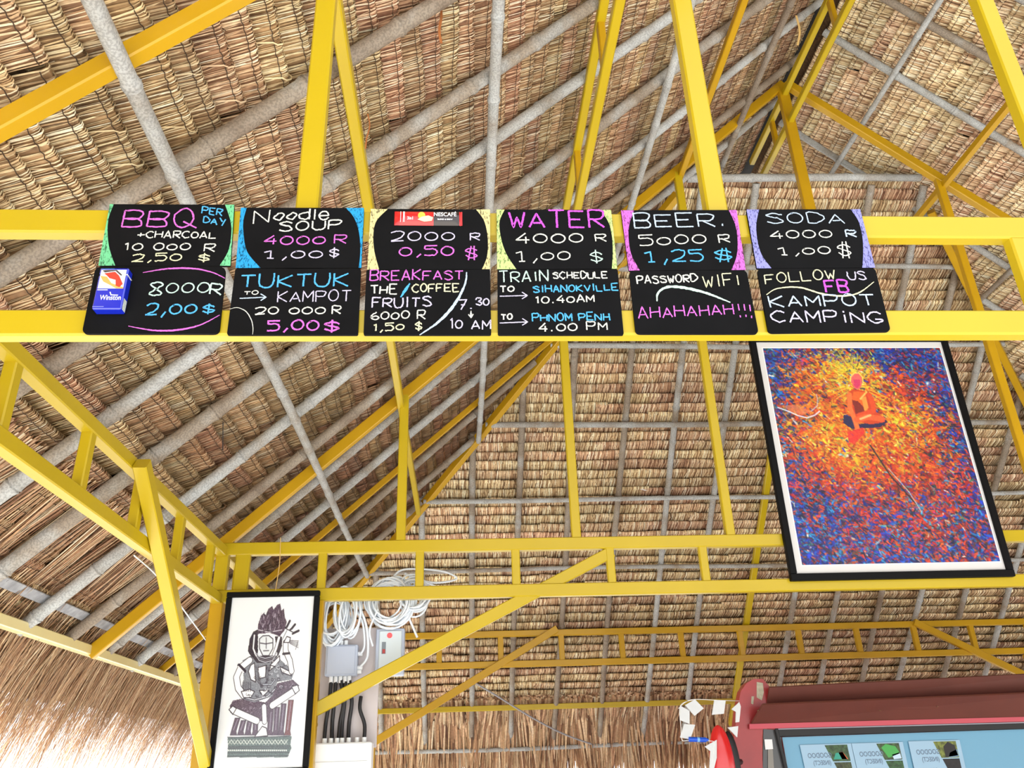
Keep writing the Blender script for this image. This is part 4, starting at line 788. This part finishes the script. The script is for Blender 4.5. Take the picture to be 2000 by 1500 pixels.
m = MB(); m.box(((a_[0]+b_[0])/2, EY-.045, a_[2]-.25), (b_[0]-a_[0], .11, .5), bev=.006); m.build('cabinet_body', WPL, t)
m = MB(); m.box(((a_[0]+b_[0])/2, EY-.103, a_[2]-.28), (b_[0]-a_[0]-.03, .006, .40), bev=.003); m.build('cabinet_door', WPL, t)
zt_ = a_[2]
for x in (634, 646, 658, 668, 681, 697, 711): p = onY(x, 1450, EY-.05); p[2] = zt_; m = MB(); m.tube([p, p+np.array([0, 0, .022])], .011, 8); m.build('cable_gland', WPL, t)
COIL = mat('white_cable_sheath', (222, 230, 240), rough=.4)
def coil(cx, cy, rx, ry, n, Y, label, seed, sag=0):
    r = random.Random(seed); c_ = onY(cx, cy, Y); t = MB(); sc = 1/FPX*np.linalg.norm(c_-EYE)
    for i in range(n):
        fx, fy = r.uniform(.72, 1.05), r.uniform(.72, 1.05); dx, dz, dy = r.gauss(0, .012), r.gauss(0, .012), r.uniform(-.035, .035); th = r.uniform(-.15, .15); P = []
        for k in range(25):
            a = 2*math.pi*k/24; x = math.cos(a)*rx*sc*fx; z = math.sin(a)*ry*sc*fy; P.append(c_+np.array([x*math.cos(th)-z*math.sin(th)+dx, dy+.012*math.sin(a*2+i), x*math.sin(th)+z*math.cos(th)+dz]))
        t.tube(P, .0052, 6, caps=False)
    return t.build('cable_coil', COIL, label=label, cat='cable coil', group='white cable coils')
coil(652, 1205, 26, 48, 16, EY-.06, 'white cable coil hanging just right of the framed drawing', 1)
coil(680, 1196, 20, 42, 8, EY-.07, 'narrow white cable coil hanging over the grey junction box', 6)
coil(765, 1172, 42, 42, 16, EY-.06, 'large white cable coil hanging above the breaker box', 2)
coil(812, 1160, 28, 32, 9, EY-.05, 'small white cable coil at the right end of the bundle', 3)
def wire(pts, r_, mt, label, cat='cable', name='cable'):
    m = MB(); m.tube(catmull(pts, 7), r_, 6); return m.build(name, mt, label=label, cat=cat)
wire([onY(765, 1130, EY), onY(790, 1112, EY), onY(860, 1115, EY+.05), onY(892, 1130, EY+.1), onY(850, 1138, EY+.05), onY(800, 1128, EY)], .0055, COIL, 'loose white cable loop above the beam beside the coils')
wire([onY(790, 1120, EY), onY(850, 1145, EY+.03), onY(870, 1160, EY+.03)], .0055, COIL, 'white cable end poking over the beam right of the coils')
wire([onY(790, 1190, EY-.05), onY(800, 1210, EY-.04), onY(815, 1245, EY-.04)], .006, COIL, 'single white cable end dangling right of the breaker box')
wire([onY(690, 1185, EY-.07), onY(708, 1215, EY-.07), onY(712, 1260, EY-.04), onY(704, 1278, EY-.03)], .006, COIL, 'white cable running down to the upper side of the grey junction box')
wire([onY(700, 1180, EY-.08), onY(716, 1225, EY-.08), onY(718, 1280, EY-.04), onY(704, 1302, EY-.03)], .006, COIL, 'white cable running down to the lower side of the grey junction box')
wire([onY(738, 1190, EY-.07), onY(722, 1230, EY-.08), onY(728, 1262, EY-.05)], .005, COIL, 'white cable crossing down toward the breaker box')
GW = mat('grey_wire', (150, 150, 156), rough=.5)
wire([onY(925, 1332, 7.3), onY(975, 1362, 7.5), onY(1040, 1402, 7.8), onY(1100, 1433, 8.0), onY(1155, 1453, 8.1)], .008, GW, 'grey twin cable sagging across the far eave beam')
wire([onX(262, 1085, -1.22), onX(300, 1118, -1.22), onX(340, 1166, -1.23), onX(412, 1264, -1.23)], .003, COIL, 'thin white cable slanting behind the left knee brace')
ST = mat('straw_loose', (214, 178, 112), rough=.7); STR = mat('straw_rusty', (178, 110, 60), rough=.7)
def strip(pts, w_, mt, label):
    V = []
    for i, p in enumerate(catmull(pts, 4)): V += [p+np.array([w_/2, 0, 0]), p-np.array([w_/2, 0, 0]), ]
    m = MB(); n = len(V)//2; m.add(V+[v+np.array([0, .002, 0]) for v in V], [(2*i, 2*i+1, 2*i+3, 2*i+2) for i in range(n-1)]+[(2*n+2*i+2, 2*n+2*i+3, 2*n+2*i+1, 2*n+2*i) for i in range(n-1)]); m.build('palm_strip', mt, label=label, cat='palm strip')
strip([onY(860, -12, 1.9), onY(862, 30, 1.89), onY(858, 60, 1.88), onY(862, 84, 1.87)], .008, STR, 'rust brown palm strip dangling at the top edge of the photo')
strip([onY(718, 222, 2.1), onY(722, 245, 2.1), onY(716, 270, 2.1), onY(714, 290, 2.1)], .004, STR, 'curled brown palm strip hanging over the tan rows left of centre')
strip([onY(1555, 30, 3.4), onY(1562, 60, 3.4), onY(1558, 88, 3.4)], .012, ST, 'pale palm strip hanging beside the ridge')
strip([onY(1252, 955, 5.6), onY(1262, 958, 5.6)], .02, WHITE, 'small white scrap on the far end thatch')
wire([onX(438, 760, -1.0), onX(436, 800, -1.0), onX(435, 880, -1.0)], .002, BLKC, 'thin dark string hanging from the left slope', 'string', 'string')
wire([onY(548, 1050, YB-.03), onY(546, 1100, YB-.04), onY(538, 1153, YB-.05)], .002, ST, 'thin straw cord holding the framed drawing to the beam', 'string', 'string')

# ---------------------------------------------------------------- truck
TY = 5.5
RED = mat('truck_red', (158, 44, 46), rough=.4, noise=.14, nscale=9, coat=.2); BRN = mat('visor_shaded_red', (98, 48, 38), rough=.6, noise=.12, nscale=5); PNK = mat('visor_edge_pink', (186, 68, 84), rough=.5)  # BRN: truck red darkened in the colour for the visor's shaded underside
t = empty('red_truck', (2.8, TY+.6, 0), 'red truck cab with sun visor coloured as shaded red and stickered windscreen, lower right', 'truck')
def poly(name, pts, Y, dep, mt, par=t):
    P = [onY(*p[:2], p[2] if len(p) > 2 else Y) for p in pts]; m = MB(); m.prism(P, (0, dep, 0)); return m.build(name, mt, par)
poly('cab_pillar', [(1424, 1505), (1434, 1440), (1440, 1385), (1447, 1350), (1458, 1334), (1472, 1326), (1490, 1326), (1504, 1342), (1500, 1372), (1494, 1400), (1488, 1440), (1490, 1505)], TY, .08, RED)
a_, b_ = onY(1424, 1505, TY), onY(1490, 1505, TY)
m = MB(); m.box((2.95, TY+.60, .92), (2.6, 1.1, 1.22), bev=.05); m.box((3.2, TY+.78, 1.74), (2.3, .8, .44), bev=.06); m.build('cab_body', RED, t)
def sheet(name, pts4, mt, th=.012):
    P = [np.array(p) for p in pts4]; n = np.cross(P[1]-P[0], P[3]-P[0]); n /= np.linalg.norm(n); m = MB(); m.prism(P, n*th); return m.build(name, mt, t)
sheet('upper_visor', [onY(1503, 1343, TY-.06), onY(2120, 1311, TY-.06), onY(2120, 1353, TY-.005), onY(1498, 1376, TY-.005)], BRN)
sheet('lower_visor', [onY(1490, 1377, TY-.14), onY(2120, 1350, TY-.14), onY(2120, 1398, TY-.02), onY(1468, 1414, TY-.02)], BRN)
sheet('visor_edge', [onY(1464, 1414, TY-.025), onY(2120, 1397, TY-.025), onY(2120, 1406, TY-.022), onY(1464, 1424, TY-.022)], PNK)
for x, y in ((1560, 1372), (1718, 1388), (1480, 1388), (1830, 1380)):
    p = onY(x, y, TY-.10); m = MB(); m.box(p+np.array([0, -.005, 0]), (.012, .012, .008), bev=.003); m.build('rivet', mat('rust', (110, 70, 50), rough=.8), t)
poly('bare_patch', [(1478, 1332), (1490, 1334), (1492, 1352), (1488, 1368), (1478, 1362)], TY-.0015, .002, mat('bare_metal', (176, 170, 150), rough=.6, noise=.2, nscale=60))
poly('bare_patch', [(1468, 1360), (1473, 1360), (1471, 1376), (1467, 1374)], TY-.0015, .002, bpy.data.materials['bare_metal'])
poly('side_window', [(1491, 1424), (1524, 1426), (1533, 1505), (1490, 1505)], TY+.012, .01, mat('dark_window', (74, 74, 76), rough=.2))
poly('window_channel', [(1500, 1445), (1508, 1445), (1512, 1505), (1500, 1505)], TY+.006, .006, mat('channel_grey', (130, 126, 120), rough=.4))
poly('white_tag', [(1493, 1444), (1508, 1444), (1510, 1463), (1495, 1464)], TY+.002, .004, WHITE)
m = MB(); P = [onY(1516, 1424, TY-.004), onY(1536, 1505, TY-.004)]; m.bar(P[0], P[1], .02, .02, (0, 1, 0)); P = [onY(1516, 1431, TY), onY(2120, 1412, TY)]; m.bar(P[0], P[1], .05, .02, (0, 1, 0)); m.build('windscreen_seal', mat('black_rubber', (26, 26, 30), rough=.6), t)
m = MB(); P = [onY(1520, 1424, TY-.014), onY(2120, 1408, TY-.014)]; m.bar(P[0], P[1], .006, .006, (0, 1, 0)); m.build('seal_trim', mat('grey_trim', (170, 168, 180), rough=.4), t)
poly('windscreen', [(1528, 1440), (2120, 1420), (2140, 1520), (1542, 1520)], TY+.02, .008, mat('pale_blue_glass', (104, 160, 192), rough=.3))
CARDW = mat('card_pale_blue', (150, 184, 210), rough=.4); INK = mat('card_ink', (96, 116, 140), rough=.5)
def card(x, y, kind, label):
    T = lambda u, v: (x+u+v*.22, y+v-u*.03)
    k = MB(); k.prism([onY(*T(*p), TY+.010) for p in ((0, 0), (100, 0), (100, 80), (0, 80))], (0, .003, 0)); o = k.build('sticker', CARDW, t, label=label)
    def pp(pts, mt, d): k = MB(); k.prism([onY(*T(*p), TY+.010-d) for p in pts], (0, .0008, 0)); q = k.build('sticker_print', mt, o)
    pp([(48, 2), (92, 2), (92, 34), (58, 34)], mat('photo_green', kind[0], rough=.5, noise=.7, nscale=60), .001)
    pp([(59, 36), (92, 36), (92, 78), (72, 78)], mat('photo_green', kind[1], rough=.5, noise=.7, nscale=60), .001)
    pp(kind[2], mat('photo_tent', kind[3], rough=.5), .002); pp(kind[4], mat('photo_tent', kind[5], rough=.5), .002)
    p = onY(*T(34, 26), TY+.009); printed('GOODOO', p, .040, o, INK, mirror=True, sx=.8); p = onY(*T(36, 40), TY+.009); printed('(INSECT)', p, .036, o, INK, mirror=True, sx=.8); p = onY(*T(38, 56), TY+.009); printed('- - -', p, .03, o, INK, mirror=True)
card(1562, 1455, ((54, 84, 48), (60, 70, 40), [(60, 30), (66, 18), (80, 16), (86, 30)], (40, 150, 130), [(72, 17), (80, 16), (88, 30), (76, 30)], (226, 100, 48)), 'left windscreen sticker with a teal and orange tent')
card(1663, 1452, ((60, 84, 44), (50, 90, 50), [(56, 10), (66, 3), (84, 8), (90, 22), (66, 30)], (64, 160, 74), [(74, 24), (90, 20), (91, 32), (76, 33)], (190, 214, 236)), 'middle windscreen sticker with a green tent')
card(1774, 1448, ((110, 120, 50), (20, 16, 20), [(66, 33), (66, 12), (76, 3), (88, 10), (91, 30)], (22, 16, 20), [(76, 24), (91, 18), (91, 32), (72, 33)], (110, 150, 190)), 'right windscreen sticker with a black tent opening')
# mirror
t2 = empty('side_mirror', onY(1412, 1480, TY-.2), label=None); t2.parent = t; t2.matrix_parent_inverse = Matrix.Translation(t.location).inverted()
def blobm(c0, rx, ry, rz, n=14):
    V = []; F = []
    for i in range(n+1):
        a = math.pi*i/n
        for j in range(16):
            b = 2*math.pi*j/16; V.append(c0+np.array([rx*math.sin(a)*math.cos(b)*(1 if a > 1 else 1), ry*math.sin(a)*math.sin(b), rz*math.cos(a)]))
    for i in range(n):
        for j in range(16): F.append((i*16+j, (i+1)*16+j, (i+1)*16+(j+1) % 16, i*16+(j+1) % 16))
    return V, F
c0 = onY(1412, 1500, TY-.2); V, F = blobm(c0, .075, .05, .235); m = MB(); m.add(V, F, smooth=True); m.build('mirror_shell', mat('glossy_red', (206, 26, 32), rough=.25, coat=.6), t)
c1 = onY(1430, 1495, TY-.17); V, F = blobm(c1, .05, .04, .19); m = MB(); m.add(V, F, smooth=True); m.build('mirror_back', BLKC, t)
m = MB(); m.tube([onY(1432, 1492, TY-.17), onY(1446, 1488, TY+.01)], .018, 8); m.build('mirror_arm', BLKC, t)
bpy.data.objects.remove(t2)
# paper tags and marker
PAP = mat('tag_paper', (206, 210, 214), rough=.6, noise=.04, nscale=30)
TGY = TY-.25
def ptag(pts, label):
    P = [onY(1300+x/10, 1350+y/10, TGY) for x, y in pts]; m = MB(); m.prism(P, (0, .012, 0)); tt = m.build('paper_packet', PAP, label=label, cat='paper packet', group='white paper packets hung beside the truck')
ptag([(575, 160), (745, 335), (570, 480), (385, 270)], 'white paper packet tilted like a diamond, in front of a bamboo pole')
ptag([(285, 280), (470, 385), (470, 640), (285, 560)], 'narrow white paper packet hanging below the diamond-tilted one')
ptag([(365, 640), (580, 655), (480, 940), (285, 900)], 'white paper packet just left of the blue marker')
ptag([(955, 175), (1175, 180), (1140, 440), (910, 460)], 'upright white paper packet left of the truck pillar')
ptag([(1290, 350), (1440, 210), (1470, 300), (1440, 600), (1370, 610), (1380, 400)], 'white paper packet half hidden by the top of the truck pillar')
ptag([(1215, 710), (1420, 680), (1400, 900)], 'white paper packet right above the red mirror')
ptag([(770, 1080), (1000, 950), (1000, 1300), (940, 1540), (860, 1540), (880, 1170)], 'pointed white paper packet left of the red mirror')
m = MB(); a_, b_ = onY(1345, 1444, TGY), onY(1384, 1445, TGY); m.tube([a_, a_+(b_-a_)*.85, b_], [.014, .014, .004], 10); mk = m.build('marker_pen', mat('marker_blue', (24, 84, 206), rough=.3), label='blue marker lying level beside the white packets', cat='marker')
k = MB(); k.tube([a_+(b_-a_)*.42, a_+(b_-a_)*.54], .0146, 10); k.build('pale_band', mat('marker_band', (120, 176, 236), rough=.3), mk)
wire([onY(1325, 1384, TGY), onY(1338, 1372, TGY), onY(1357, 1366, TGY), onY(1410, 1368, TGY+.0), onY(1444, 1369, TY)], .0018, WHITE, 'white string the packets hang from, tied to the truck pillar', 'string', 'string')
wire([onY(1357, 1366, TGY), onY(1329, 1378, TGY), onY(1330, 1420, TGY), onY(1332, 1445, TGY), onY(1345, 1446, TGY), onY(1385, 1447, TGY), onY(1395, 1452, TGY), onY(1392, 1480, TGY), onY(1388, 1520, TGY)], .0018, WHITE, 'white string looping down through the hanging packets to the marker', 'string', 'string')
